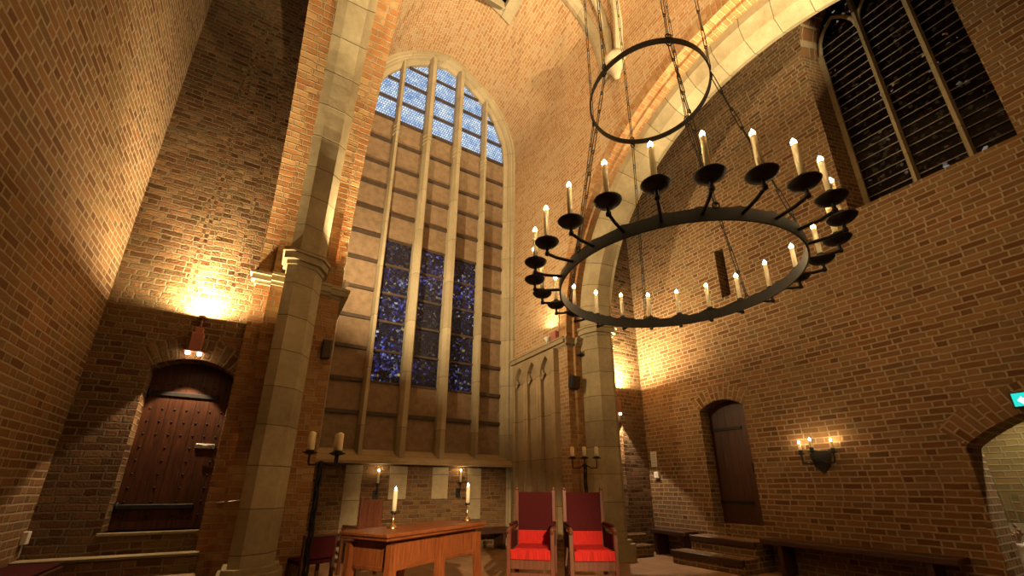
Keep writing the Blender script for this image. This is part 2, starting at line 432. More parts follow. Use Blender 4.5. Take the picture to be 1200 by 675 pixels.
# ------------------------------------------------------------------ floor
mb = MB(); mb.box(XL-.3, XR+1.9, YR-.3, YW+.6, -.25, 0)
struct('floor', mb, M['floor'], label='worn brown stone tile floor')

# ------------------------------------------------------------------ left outer wall
mb = MB(); wall(mb, 'x', XL, -.5, YR, YB+.5, 0, 11.5)
struct('wall_left', mb, M['brick'], label='tall brick side wall on the left')

# far wall of the left bay, with the door recess
LD0, LD1, LDZ = -1.345, -.475, .705
mb = MB()
ldtop = seg_arch((LD0+LD1)/2, (LD1-LD0)/2, 2.555, .15)
wall(mb, 'y', YB, .6, XL, XN0-.05, 0, 11.5, [dict(u0=LD0, u1=LD1, zb=LDZ, zt=ldtop)])
voussoirs(mb, 'y', YB, (LD0+LD1)/2, (LD1-LD0)/2, 2.555, .15, .26, .004)
struct('wall_back_left', mb, M['brick_rough'], label='rough brick end wall of the left bay with an arched door')

# ------------------------------------------------------------------ arcades
R1, R2, RV = 3.97, 3.90, 4.23
ORD_BRICK = [[(4.95, R1), (5.10, R1), (5.10, R2), (5.25, R2)], [(5.70, R2), (5.88, R2), (5.88, R1), (6.06, R1)]]
ORD_STONE = [(5.25, R2+.05), (5.25, 3.73), (5.36, 3.52), (5.60, 3.42), (5.715, 3.48), (5.715, R2+.05)]
def arc_path(r, n=56):
    p = [(YC+r, 0, 0.0), (YC+r, ZC, ZC)]
    for k in range(1, n+1):
        a = PI*k/n; p.append((YC+r*math.cos(a), ZC+r*math.sin(a), ZC+3.8*a))
    p.append((YC-r, 0, 2*ZC+3.8*PI)); return p
def sweep(mb, prof, fx, smooth=False):
    cum = 0
    for (x0, r0), (x1, r1) in zip(prof, prof[1:]):
        ln = math.hypot(x1-x0, r1-r0)
        A, B = arc_path(r0), arc_path(r1)
        for i in range(len(A)-1):
            pts = [(fx(x0), A[i][0], A[i][1]), (fx(x1), B[i][0], B[i][1]), (fx(x1), B[i+1][0], B[i+1][1]), (fx(x0), A[i+1][0], A[i+1][1])]
            mb.face(pts, [(cum, A[i][2]), (cum+ln, A[i][2]), (cum+ln, A[i+1][2]), (cum, A[i+1][2])], smooth)
        cum += ln
def ring_face(mb, x, r0, r1, n=56):
    for k in range(n):
        a, b = PI*k/n, PI*(k+1)/n
        q = [(YC+r*math.cos(t), ZC+r*math.sin(t)) for r, t in ((r0, a), (r0, b), (r1, b), (r1, a))]
        mb.face([(x, y, z) for y, z in q], [(0, 3.8*a), (0, 3.8*b), (r1-r0, 3.8*b), (r1-r0, 3.8*a)])
arch_top = lambda u: ZC+math.sqrt(max(0, RV*RV-(u-YC)**2))
trim_n = [0]
def trim(mb, mat, label, parent=None):
    trim_n[0] += 1
    return struct('trim_%d' % trim_n[0], mb, mat, parent, label=label)
def arcade(side):
    fx = (lambda x: x) if side == 'right' else (lambda x: 2*XC-x)
    mb = MB()
    for xx, y1, ztop in ((4.95, YW+.3, 13.2 if False else ZV), (6.06, YB+.02, 11.5)):
        x = fx(xx)
        wall(mb, 'x', x, 0, YR, y1, 0, ztop, [dict(u0=YC-RV, u1=YC+RV, zb=0, zt=arch_top, n=60)] if True else (), back=False)
        for s in (1, -1):
            a, b = sorted((YC+s*R1, YC+s*RV)); mb.face([(x, a, 0), (x, b, 0), (x, b, ZC), (x, a, ZC)])
    bo = struct('wall_arcade_'+side, mb, M['brick_vault'], label='brick arcade wall on the %s of the chapel with a wide round arch' % side)
    mb = MB()
    for p in ORD_BRICK: sweep(mb, p, fx)
    for x in (4.95, 6.06): ring_face(mb, fx(x), R1, RV)
    struct('brick_arch_orders', mb, M['brick_arch'], bo)
    mb = MB(); sweep(mb, ORD_STONE, fx)
    trim(mb, M['stone'], 'pale stone shaft and inner stone ring of the %s arch' % side)
    # capital: stepped slabs following the pier plan
    def plan(off, off_s):
        pts = [(4.95-off, YC+R1+.6), (4.95-off, YC+R1-off), (5.10, YC+R1-off), (5.10, YC+R2-off), (5.25-off, YC+R2-off)]
        return pts
    mb = MB()
    for (z0, z1, off) in ((3.86, 3.91, .02), (3.91, 3.99, .06), (3.99, 4.03, .085)):   # brick part
        for (xa, xb, rr) in ((4.95-off, 5.10, R1), (5.10, 5.27, R2), (5.70, 5.88, R2), (5.88, 6.06+off, R1)):
            a, b = sorted((fx(xa), fx(xb)))
            mb.box(a, b, YC+rr-off, YC+rr+.3, z0, z1)
    for (z0, z1, off) in ((4.03, 4.09, .015), (4.09, 4.19, .055), (4.19, 4.24, .08)):   # shaft part
        poly = [(fx(x+(off if x > 5.5 else -off)), YC+r-off) for x, r in ORD_STONE[1:-1]]
        poly = [(fx(5.25-off), YC+R2+.1)]+poly+[(fx(5.715+off), YC+R2+.1)]
        mb.prism(poly, z0, z1)
    for (z0, z1, off) in ((0, .28, .09), (.28, .34, .05)):                              # base
        poly = [(fx(x+(off if x > 5.5 else -off)), YC+r-off) for x, r in ORD_STONE[1:-1]]
        poly = [(fx(5.25-off), YC+R2+.1)]+poly+[(fx(5.715+off), YC+R2+.1)]
        mb.prism(poly, z0, z1)
    trim(mb, M['stone'], 'moulded stone capitals and base of the %s arch pier' % side)
    return bo
arcade('right'); arcade('left')

# ------------------------------------------------------------------ vault over the middle bay
VA = XN1-XC; VH = 2.75; VRR = (VA*VA+VH*VH)/(2*VA)
def vault_z(x, d=0.0):
    t = abs(x-XC); r = VRR-d
    return ZV+math.sqrt(max(0, r*r-(t+VRR-VA)**2))
BH = (1.9, 3.7, 4.8, 6.6)     # bell hole
def vault_prof(n=18):
    pts = []
    a1 = math.acos((VRR-VA)/VRR)
    for k in range(n+1):
        a = a1*k/n; pts.append((XC-(VRR-VA)+VRR*math.cos(a), ZV+VRR*math.sin(a), VRR*a))
    for xx in (BH[1],):
        a = math.acos((xx-XC+VRR-VA)/VRR); pts.append((xx, ZV+VRR*math.sin(a), VRR*a))
    pts.sort(key=lambda p: p[2]); return pts
vp = vault_prof(); full = vp+[(2*XC-x, z, 2*vp[-1][2]-s) for x, z, s in vp[::-1][1:]]
mb = MB(); ys = [YR, 0, 2, BH[2], BH[3], YW+.25]
for (x0, z0, s0), (x1, z1, s1) in zip(full, full[1:]):
    for ya, yb in zip(ys, ys[1:]):
        xm, ym = (x0+x1)/2, (ya+yb)/2
        if BH[0] < xm < BH[1] and BH[2] < ym < BH[3]: continue
        mb.face([(x0, ya, z0), (x0, yb, z0), (x1, yb, z1), (x1, ya, z1)], [(ya, ZV+s0), (yb, ZV+s0), (yb, ZV+s1), (ya, ZV+s1)], True)
vo = struct('ceiling', mb, M['brick_vault'], label='pointed brick barrel vault over the middle bay', recalc=False, merge=True)
sm = vo.modifiers.new('thickness', 'SOLIDIFY'); sm.thickness = .3; sm.offset = 1; sm.use_rim = False
# bell hole surround and shaft
mb = MB(); fw = .30; zt_ = 13.9
def bh_ring(i0, i1, z_in):
    pass
for (x0, x1, y0, y1) in ((BH[0], BH[1], BH[3]-fw, BH[3]), (BH[0], BH[1], BH[2], BH[2]+fw), (BH[1]-fw, BH[1], BH[2]+fw, BH[3]-fw), (BH[0], BH[0]+fw, BH[2]+fw, BH[3]-fw)):
    n = 12
    for k in range(n):
        a, b = x0+(x1-x0)*k/n, x0+(x1-x0)*(k+1)/n
        za, zb = vault_z(a)-.05, vault_z(b)-.05
        mb.face([(a, y0, za), (b, y0, zb), (b, y1, zb), (a, y1, za)], [(y0, a), (y0, b), (y1, b), (y1, a)])
        for yy in (y0, y1): mb.face([(a, yy, za), (b, yy, zb), (b, yy, zb+.5), (a, yy, za+.5)])
    for xx in (x0, x1): mb.face([(xx, y0, vault_z(xx)-.05), (xx, y1, vault_z(xx)-.05), (xx, y1, vault_z(xx)+.5), (xx, y0, vault_z(xx)+.5)])
mb.box(BH[0]+fw-.02, BH[0]+fw, BH[2]+fw, BH[3]-fw, 12.4, 14.4); mb.box(BH[1]-fw, BH[1]-fw+.02, BH[2]+fw, BH[3]-fw, 12.4, 14.4)
mb.box(BH[0]+fw, BH[1]-fw, BH[3]-fw, BH[3]-fw+.02, 12.4, 14.4); mb.box(BH[0]+fw, BH[1]-fw, BH[2]+fw-.02, BH[2]+fw, 12.4, 14.4)
mb.box(BH[0], BH[1], BH[2], BH[3], 14.4, 14.5)
trim(mb, M['stone_pale'], 'square pale stone surround of the bell hole in the vault')
# ribs rising from a corbel on the right wall
def rib(mb, pts, w, dep):
    pts = [Vector(p) for p in pts]; rings = []
    for i, p in enumerate(pts):
        t = (pts[min(i+1, len(pts)-1)]-pts[max(i-1, 0)]).normalized()
        dx = .02; nz = Vector((-(vault_z(p.x+dx)-vault_z(p.x-dx)) if p.z > ZV else -1, 0, 2*dx if p.z > ZV else 0)).normalized()
        inn = -nz if nz.z > 0 else nz
        if p.z <= ZV: inn = Vector((-1, 0, 0))
        inn = (inn-t*inn.dot(t)).normalized(); sd = t.cross(inn).normalized()
        rings.append([p-inn*.06+sd*w, p+inn*dep*.35+sd*w, p+inn*dep+sd*w*.35, p+inn*dep-sd*w*.35, p+inn*dep*.35-sd*w, p-inn*.06-sd*w])
    s = 0
    for i in range(len(rings)-1):
        ln = (pts[i+1]-pts[i]).length
        for k in range(5):
            mb.face([rings[i][k], rings[i][k+1], rings[i+1][k+1], rings[i+1][k]], [(k*.1, s), (k*.1+.1, s), (k*.1+.1, s+ln), (k*.1, s+ln)])
        s += ln
def rib_path(y0, y1, z0, x1, n=16, pw=1.0):
    out = []
    for k in range(n+1):
        t = k/n
        s_tot = (ZV-z0)+0
        # go up the wall first, then along the vault section
        prof = [(XN1, z0)]+[(XN1, ZV)]+[(x, z) for x, z, _ in vp if x >= x1 and z > ZV+.01]
        L = [0]
        for a, b in zip(prof, prof[1:]): L.append(L[-1]+math.hypot(b[0]-a[0], b[1]-a[1]))
        d = t*L[-1]
        for i in range(len(L)-1):
            if d <= L[i+1]+1e-9:
                f = (d-L[i])/max(1e-9, L[i+1]-L[i]); x = prof[i][0]+(prof[i+1][0]-prof[i][0])*f; z = prof[i][1]+(prof[i+1][1]-prof[i][1])*f; break
        out.append((x, y0+(y1-y0)*t**pw, z))
    return out
CY, CZ = 4.33, 9.28
mb = MB()
rib(mb, rib_path(CY-.10, 3.9, CZ+.1, 2.9), .075, .16)
rib(mb, rib_path(CY+.10, 4.62, CZ, 2.9), .07, .14)
rib(mb, rib_path(CY+.28, 5.3, CZ-.1, 2.9), .13, .05)
mb.lathe([(0, -.42), (.06, -.38), (.10, -.25), (.16, -.12), (.22, -.05), (.25, .02), (.25, .10), (0, .12)], (XN1-.06, CY, CZ), 12)
trim(mb, M['stone_pale'], 'pale stone vault ribs springing from a small corbel on the right')

# ------------------------------------------------------------------ side bay ceilings, rear wall
mb = MB(); mb.box(XL-.5, 2*XC-4.95, YR-.3, YB+.6, 11.5, 11.8); mb.box(6.0, XR+.5, YR-.3, YB+.6, 11.5, 11.8)
struct('ceiling_side_bays', mb, M['brick'], label='ceiling of the side bays')
mb = MB(); mb.box(XL-.5, XR+.5, YR-.4, YR, 0, 13.2)
struct('wall_rear', mb, M['brick'], label='brick wall behind the viewer')

# ------------------------------------------------------------------ window wall and great window
W0, W1 = XC-1.90, XC+1.90
mb = MB()
wall(mb, 'y', YW-.05, .35, XN0-.3, XN1+.3, 0, 1.58)
mb.box(XN0-.3, XN1+.3, YW+.35, YW+.55, 0, 13.2)
struct('wall_window', mb, M['brick_rough'], label='brick wall below the great window')
mb = MB()
for xa, xb, zb in ((1.40, 1.70, .0), (2.22, 2.56, .95), (3.08, 3.42, .95), (3.86, 4.17, .55)):
    mb.box(xa, xb, YW-.075, YW, zb, 1.56)
trim(mb, M['stone'], 'four pale stone strips in the brickwork under the window sill')
mb = MB()   # sill: sloping stone with a projecting lip
poly = [(YW-.28, 1.585), (YW-.28, 1.635), (YW-.24, 1.66), (YW+.12, 1.86), (YW+.2, 1.86), (YW+.2, 1.585)]
for (x0, x1) in ((XN0, XN1),):
    a = [(x0, y, z) for y, z in poly]; b = [(x1, y, z) for y, z in poly]
    mb.face(a); mb.face(b[::-1])
    for k in range(len(poly)): mb.face([a[k], b[k], b[(k+1) % 6], a[(k+1) % 6]])
trim(mb, M['stone_panel'], 'sloping stone sill under the great window')
# moulded stone frame of the window
def win_path(d, z0):
    r = VRR-d; p = [(XN1-d, z0), (XN1-d, ZV)]
    a1 = math.acos((VRR-VA)/r); n = 20
    for k in range(1, n+1):
        a = a1*k/n; p.append((XC-(VRR-VA)+r*math.cos(a), ZV+r*math.sin(a)))
    return p+[(2*XC-x, z) for x, z in p[::-1][1:]]
prof = [(-.02, YW-.16), (.05, YW-.16), (.065, YW-.10), (.10, YW-.08), (.125, YW-.10), (.15, YW-.06), (.165, YW+.0), (.21, YW+.02), (.255, YW+.06), (.255, YW+.2)]
mb = MB(); cum = 0
for (d0, y0), (d1, y1) in zip(prof, prof[1:]):
    A, B = win_path(d0, 0), win_path(d1, 0); ln = math.hypot(d1-d0, y1-y0); s = 0
    for i in range(len(A)-1):
        sl = math.hypot(A[i+1][0]-A[i][0], A[i+1][1]-A[i][1])
        mb.face([(A[i][0], y0, A[i][1]), (B[i][0], y1, B[i][1]), (B[i+1][0], y1, B[i+1][1]), (A[i+1][0], y0, A[i+1][1])],
                [(cum, s), (cum+ln, s), (cum+ln, s+sl), (cum, s+sl)])
        s += sl
    cum += ln
win = struct('window_1', mb, M['stone_pale'], label='great pointed window with stone mullions, boarded and glazed')
YG = YW+.13
def inner_z(x, d=.25): return ZV+math.sqrt(max(0, (VRR-d)**2-(abs(x-XC)+VRR-VA)**2))
MUL = [(1.60, .065), (2.385, .10), (3.215, .10), (4.03, .065)]
ZG = 10.03
edges = [W0]+[m for m, _ in MUL]+[W1]
ZBARS = [2.56, 3.215, 3.89, 4.56, 5.23, 5.925, 6.58, 7.25, 7.94, 8.575, 9.31, 10.02]
for i, (a, b) in enumerate(zip(edges, edges[1:])):
    mb = MB(); mb.box(a, b, YG, YG+.06, 1.8, 3.215 if 0 < i < 4 else ZG)
    if 0 < i < 4: mb.box(a, b, YG, YG+.06, 6.58, ZG)
    mb.build('infill_panel', M['board'], win)
    mb = MB(); n = 14
    for k in range(n):
        p, q = a+(b-a)*k/n, a+(b-a)*(k+1)/n
        za, zb = inner_z(p, .2), inner_z(q, .2)
        if min(za, zb) <= ZG: continue
        mb.face([(p, YG+.02, ZG), (q, YG+.02, ZG), (q, YG+.02, zb), (p, YG+.02, za)])
    mb.build('daylit_pane', M['day'], win)
    if 0 < i < 4:
        for z0, z1 in zip(ZBARS[1:7], ZBARS[2:7]):
            mb = MB(); mb.box(a, b, YG+.02, YG+.04, z0, z1); mb.build('blue_pane', M['blue'], win)
for z in ZBARS+[10.68, 11.36, 12.0]:
    mb = MB()
    for i, (a, b) in enumerate(zip(edges, edges[1:])):
        if z > ZG+.1:
            aa, bb = a, b
            while aa < bb and inner_z(aa) < z+.02: aa += .02
            while bb > aa and inner_z(bb) < z+.02: bb -= .02
            if bb-aa > .05: mb.box(aa, bb, YG-.05, YG+.01, z-.028, z+.028)
        elif 0 < i < 4 and 3.0 < z < 6.7: mb.box(a, b, YG-.02, YG+.03, z-.025, z+.025)
        else: mb.box(a, b, YG-.055, YG+.005, z-.037, z+.037)
    mb.build('saddle_bar', M['bar'], win)
for x, h in MUL:
    mb = MB(); zt = inner_z(x)+.05
    y0, y1 = YW-.17 if h > .08 else YW-.10, YG+.03
    poly = [(x-h, y1), (x-h, y0+.13), (x-h*.45, y0), (x+h*.45, y0), (x+h, y0+.13), (x+h, y1)]
    mb.prism(poly, 1.70, zt)
    for z in (9.50, 9.62, 9.74):
        mb.prism([(x-h-.02, y0+.16), (x-h-.02, y0+.11), (x-h*.5, y0-.025), (x+h*.5, y0-.025), (x+h+.02, y0+.11), (x+h+.02, y0+.16)], z-.03, z+.03)
    mb.build('mullion', M['stone_pale'], win)

# blind tracery panel on the right inner wall, with string course
mb = MB(); T0, T1 = 6.66, 8.3
ops = []
for k in range(3):
    a = T0+.10+k*(T1-T0-.06)/3; b = a+(T1-T0-.06)/3-.11
    f = ptd_arch((a+b)/2, (b-a)/2, 3.36, .42)
    ops.append(dict(u0=a, u1=b, zb=.5, zt=f, n=16))
wall(mb, 'x', XN1-.13, .14, T0, T1, .3, 3.88, ops)
for o in ops:      # cusps and inner mouldings
    a, b = o['u0'], o['u1']; c = (a+b)/2
    for s in (-1, 1):
        e = a if s < 0 else b
        mb.prism([(XN1-.10, 0), (XN1-.05, 0), (XN1-.05, .1), (XN1-.10, .1)], 0, .001)
        mb.face([(XN1-.09, e, 3.30), (XN1-.09, e-s*.13, 3.42), (XN1-.09, e-s*.03, 3.55)])
        mb.tube([(XN1-.12, e, .5), (XN1-.12, e, 3.34)], .022, 6)
mb.box(XN1-.03, XN1-.002, T0+.01, T1-.01, .31, 3.87)
trim(mb, M['stone_panel'], 'three tall blind stone lancets on the right inner wall')
mb = MB()
for (z0, z1, off) in ((3.88, 3.93, .05), (3.93, 4.02, .11), (4.02, 4.05, .13)):
    mb.box(XN1-off, XN1+.02, YC+R1-.02, YW-.12, z0, z1)
    mb.box(XN0-.02, XN0+off, YC+R1-.02, YW-.12, z0, z1)
trim(mb, M['stone_panel'], 'stone string course along the inner walls')

# ------------------------------------------------------------------ right bay: far wall and outer wall
RD0, RD1 = 6.08, 6.36
mb = MB()
wall(mb, 'y', YB, .6, 6.04, XR, 0, 11.5, [dict(u0=RD0, u1=RD1, zb=.5, zt=seg_arch((RD0+RD1)/2, .14, 2.42, .05))])
struct('wall_back_right', mb, M['brick_rough'], label='narrow rough brick end wall of the right bay')
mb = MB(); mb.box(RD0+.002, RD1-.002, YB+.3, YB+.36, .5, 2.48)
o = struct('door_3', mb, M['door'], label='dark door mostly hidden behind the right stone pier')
k2 = XR/6.86
rw0, rw1 = .38, 2.075                                  # high window
AY0, AY1 = -.55, 1.68                                 # low archway
DY0, DY1 = 4.22, 5.08                                 # door
NS = dict(u0=4.08, u1=4.26, zb=4.56, zt=lambda u: 5.56, n=1)
mb = MB()
atop = seg_arch((AY0+AY1)/2, (AY1-AY0)/2, 1.66, .42)
dtop = seg_arch((DY0+DY1)/2, (DY1-DY0)/2, 2.54, .15)
wtop = ptd_arch((rw0+rw1)/2, (rw1-rw0)/2, 8.35, 1.5)
wall(mb, 'x', XR, .55, YR, YB, 0, 11.5, [dict(u0=AY0, u1=AY1, zb=.02, zt=atop, n=28), dict(u0=DY0, u1=DY1, zb=.60, zt=dtop), dict(u0=rw0, u1=rw1, zb=5.1, zt=wtop, n=30, splay=(-.13, -.15)), NS])
voussoirs(mb, 'x', XR, (AY0+AY1)/2, (AY1-AY0)/2, 1.66, .42, .30, .004)
voussoirs(mb, 'x', XR, (DY0+DY1)/2, (DY1-DY0)/2, 2.54, .15, .25, .004)
struct('wall_right', mb, M['brick'], label='long brick outer wall on the right with a high window, a door and a low archway')
mb = MB(); mb.box(XR+.30, XR+.36, 4.06, 4.28, 4.5, 5.6)
struct('window_3', mb, M['black'], label='dark narrow slit opening high in the right wall')
# high window glazing
XG = XR+.42
mb = MB(); n = 36
def inset(f, d): return f
fr = .05
gl0, gl1 = rw0-.10, rw1-.115
for (a, b) in ((gl0, gl0+fr), (gl1-fr, gl1+.03)):
    mb.box(XG-.06, XG+.02, a, b, 5.1, 8.4)
mb.box(XG-.06, XG+.02, gl0, gl1, 5.1, 5.14)
win2 = struct('window_2', mb, M['stone_pale'], label='high dark stained glass window in the right wall')
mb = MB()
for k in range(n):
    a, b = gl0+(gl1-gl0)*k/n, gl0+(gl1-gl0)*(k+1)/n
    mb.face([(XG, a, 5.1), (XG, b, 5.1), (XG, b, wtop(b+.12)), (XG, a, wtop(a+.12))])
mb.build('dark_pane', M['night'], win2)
RM = [.79, 1.355]
for y in RM:
    mb = MB(); mb.prism([(XG-.12, y-.016), (XG-.12, y+.016), (XG-.05, y+.036), (XG+.01, y+.036), (XG+.01, y-.036), (XG-.05, y-.036)], 5.1, wtop(y+.12)-.02); mb.build('mullion', M['stone_pale'], win2)
redges = [gl0+.03]+RM+[gl1-.03]
mb = MB()
for a, b in zip(redges, redges[1:]):
    pth = []
    f = ptd_arch((a+b)/2, (b-a)/2, 8.4, .6)
    for k in range(17):
        u = a+(b-a)*k/16; pth.append((XG-.05, u, f(u)))
    mb.tube(pth, .032, 6)
mb.build('light_head', M['stone_pale'], win2)
z = 5.24
while z < 8.6:
    mb = MB(); mb.tube([(XG-.02, gl0+.03, z), (XG-.02, gl1-.03, z)], .008, 5); mb.build('glazing_bar', plain('grey_glazing_bar', (.35, .31, .27), .35, .3) if z < 5.3 else bpy.data.materials['grey_glazing_bar'], win2); z += .165
# right door
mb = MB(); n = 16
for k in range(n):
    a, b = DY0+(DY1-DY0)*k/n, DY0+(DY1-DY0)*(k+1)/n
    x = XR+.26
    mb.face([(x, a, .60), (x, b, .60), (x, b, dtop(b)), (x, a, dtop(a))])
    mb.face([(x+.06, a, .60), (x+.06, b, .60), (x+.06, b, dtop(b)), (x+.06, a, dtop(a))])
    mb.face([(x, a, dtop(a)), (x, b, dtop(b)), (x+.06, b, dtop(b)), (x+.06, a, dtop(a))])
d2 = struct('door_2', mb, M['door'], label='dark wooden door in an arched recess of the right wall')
for z in (.95, 2.2):
    mb = MB(); mb.box(XR+.235, XR+.262, DY0+.25, DY1-.01, z-.025, z+.025); mb.build('strap_hinge', M['iron'], d2)
mb = MB(); mb.tube([(XR+.26, 4.36, 1.45), (XR+.20, 4.36, 1.45), (XR+.20, 4.36, 1.58), (XR+.26, 4.36, 1.58)], .012, 6); mb.build('door_handle', M['iron'], d2)
# steps up to the right door
mb = MB(); mb.box(6.60, XR, 4.15, 5.3, 0, .42, .01); mb.box(6.25, 6.60, 4.15, 5.42, 0, .2, .01)
trim(mb, M['brick'], 'two worn brick steps below the right door')
mb = MB(); mb.box(6.57, 6.64, 4.15, 5.3, .33, .425, .01); mb.box(6.22, 6.29, 4.15, 5.42, .10, .205, .01)  # dark strips stand in for the shadow under the step nosings
trim(mb, M['dark'], 'step nosings below the right door, coloured dark for the shadow under them')
mb = MB(); mb.box(5.75, 6.62, YB-.16, YB, 0, .36, .02); mb.box(5.72, 6.5, YB-.42, YB-.17, 0, .2, .02)
trim(mb, M['brick_rough'], 'low dark brick plinth between the right pier and the corner')
# passage seen through the low archway
mb = MB(); XP = 8.55
wall(mb, 'x', XP, .3, AY0-.8, AY1+.6, 0, 3)
mb.face([(XP-.004, AY0-.8, .78), (XP-.004, AY1+.6, .78), (XP-.004, AY1+.6, 1.12), (XP-.004, AY0-.8, 1.12)], [(0, AY0), (0, AY1+1.4), (.34, AY1+1.4), (.34, AY0)])
mb.box(XR+.55, XP, AY1+.35, AY1+.6, 0, 3); mb.box(XR+.55, XP, AY0-.8, AY0-.55, 0, 3); mb.box(XR+.5, XP+.3, AY0-.8, AY1+.6, 2.8, 3)
struct('wall_passage', mb, brick_mat('olive_passage_brick', [(.22, .17, .06), (.30, .22, .09), (.26, .15, .06), (.18, .13, .05)], (.34, .28, .16)), label='olive brick wall of the passage behind the low archway')

mb = MB(); mb.box(XP-.02, XP, AY0-.5, AY1+.34, 0, .775)
trim(mb, M['stone_pale'], 'pale plaster strip low on the passage wall')
# ------------------------------------------------------------------ left door
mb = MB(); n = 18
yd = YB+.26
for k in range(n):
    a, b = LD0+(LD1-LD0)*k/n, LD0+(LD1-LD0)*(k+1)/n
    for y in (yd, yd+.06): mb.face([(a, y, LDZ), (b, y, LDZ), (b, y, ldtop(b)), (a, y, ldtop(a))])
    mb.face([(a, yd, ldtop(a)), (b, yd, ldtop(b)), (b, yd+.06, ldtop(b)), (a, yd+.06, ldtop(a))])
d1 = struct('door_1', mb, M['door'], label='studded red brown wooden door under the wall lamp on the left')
for z in (.95, 2.28):
    mb = MB(); mb.box(LD0+.01, LD1-.13, yd-.022, yd+.002, z-.03, z+.03, .008)
    mb.tube([(LD0+.02, yd-.02, z-.05), (LD0+.02, yd-.02, z+.05)], .022, 8); mb.build('strap_hinge', M['iron'], d1)
for j in range(11):
    for i in range(7):
        z = .85+j*.155; x = LD0+.07+i*(LD1-LD0-.14)/6
        if abs(z-2.28) < .05 or abs(z-.95) < .05: continue
        if j < 6 and i % 2: continue
        mb = MB(); mb.lathe([(.013, 0), (.011, .006), (.005, .011), (0, .012)], n=8, M=Matrix.Translation((x, yd, z)) @ Matrix.Rotation(PI/2, 4, 'X')); mb.build('stud', M['iron'], d1)
mb = MB(); mb.box(LD1-.26, LD1-.05, yd-.03, yd+.002, 1.63, 1.69, .008); mb.tube([(LD1-.1, yd-.02, 1.66), (LD1-.1, yd-.07, 1.66), (LD1-.2, yd-.07, 1.66)], .011, 6); mb.build('latch', plain('bright_worn_steel', (.5, .48, .45), .3, .9), d1)
mb = MB(); mb.box(LD0-.03, LD1+.0, YB-.03, YB+.3, LDZ-.035, LDZ, .008)
trim(mb, M['stone'], 'pale stone threshold of the left door')
mb = MB(); mb.box(XL, -.42, YB-.16, YB, 0, .455, .015)
trim(mb, M['brick_rough'], 'brick step along the wall under the left door')
mb = MB(); mb.box(XL, -.42, YB-.18, YB, .456, .485, .008)
trim(mb, M['stone'], 'stone slab on the step under the left door')
mb = MB(); mb.box(-.86, -.40, 6.0, YB-.185, 0, .28, .02)
trim(mb, M['stone_panel'], 'lower stone step block left of the stone pier')

# ------------------------------------------------------------------ things: lamps
def wall_lamp(x, y, z, label):
    t = thing('wall_lamp', label, 'lamp', (x, y, z))
    mb = MB(); mb.box(-.065, .065, -.12, -.02, -.14, .10, .008); mb.box(-.03, .03, -.03, 0, -.06, .06); mb.build('lamp_body', M['pink'], t)
    mb = MB(); mb.box(-.045, .045, -.10, -.03, .10, .17, .006); mb.tube([(0, -.065, .16), (0, -.065, .30)], .012, 6)
    mb.lathe([(.05, .30), (.055, .33), (.05, .33), (.045, .305), (0, .305)], (0, -.065, 0), 12); mb.build('upper_holder', M['pink'], t)
    for s in (-1, 1):
        mb = MB(); mb.lathe([(0, -.03), (.022, -.022), (.028, -.005), (.018, .012), (0, .015)], (s*.06, -.075, -.165), 10)
        mb.build('bulb', M['bulb'], t)
    mb = MB(); mb.box(-.10, .10, -.115, -.035, -.150, -.140); mb.build('bulb_plate', M['pink'], t)
    return t
wall_lamp(-.945, YB, 2.93, 'dusty red wall lamp shining up and down above the left arched door')
wall_lamp(6.20, YB, 2.78, 'dusty red wall lamp mostly hidden behind the right stone pier')
def spot_fixture(loc, aim, label, box=False):
    t = thing('spotlight', label, 'spotlight', loc)
    d = (Vector(aim)-Vector(loc)).normalized(); q = d.to_track_quat('Z', 'Y').to_matrix().to_4x4()
    mb = MB(); mb.lathe([(0, -.11), (.03, -.11), (.05, -.05), (.06, .03), (.055, .03), (.045, -.03), (0, -.03)], n=12, M=Matrix.Translation((0, 0, .13)) @ q); mb.build('lamp_head', M['white'], t)
    mb = MB(); mb.lathe([(0, 0), (.04, 0), (.04, .012), (0, .014)], n=10); mb.tube([(0, 0, .0), (0, 0, .11)], .012, 6); mb.build('stand', M['white'], t)
    mb = MB(); mb.lathe([(0, -.028), (.044, -.026), (0, -.02)], n=12, M=Matrix.Translation((0, 0, .13)) @ q); mb.build('lamp_lens', M['bulb'], t)
    return t
SA = (.70, 6.42, 4.052); SB = (4.87, 6.95, 4.052)
spot_fixture(SA, (3.6, 7.2, 9), 'small white spotlight on the capital ledge beside the left stone pier')
spot_fixture(SB, (1.2, 5.5, 10), 'small white spotlight on the ledge above the stone lancets')
mb = MB(); mb.box(-.05, .05, -.09, .09, 0, .2, .01)
o = mb.build('lamp_gear_box', M['pink'], loc=(4.895, 6.70, 4.052)); tag(o, 'small dusty red box beside the spotlight on the right ledge', 'box')

# ------------------------------------------------------------------ chandelier
CX, CYY = 2.8, 2.107
ch = thing('chandelier', 'large black iron ring chandelier with a smaller ring above, hung on chains', 'chandelier', (CX, CYY, 2.80))
def hoop(mb, r, z0, z1, th, n=96, wave=0.0, tilt=0.0):
    for k in range(n):
        q = []
        for kk in (k, k+1):
            a = 2*PI*kk/n
            w = wave*max(0, math.cos(24*(a-PH)))**3
            q.append((a, w))
        (a, wa), (b, wb) = q
        P = lambda r_, t, z: (r_*math.cos(t), r_*math.sin(t), z)
        mb.face([P(r, a, z0), P(r, b, z0), P(r, b, z1+wb), P(r, a, z1+wa)])
        mb.face([P(r-th, b, z0), P(r-th, a, z0), P(r-th, a, z1+wa), P(r-th, b, z1+wb)])
        mb.face([P(r, a, z1+wa), P(r, b, z1+wb), P(r-th, b, z1+wb), P(r-th, a, z1+wa)])
        mb.face([P(r, b, z0), P(r, a, z0), P(r-th, a, z0), P(r-th, b, z0)])
PH = R(-174.2)
def ring_tag(m): return m
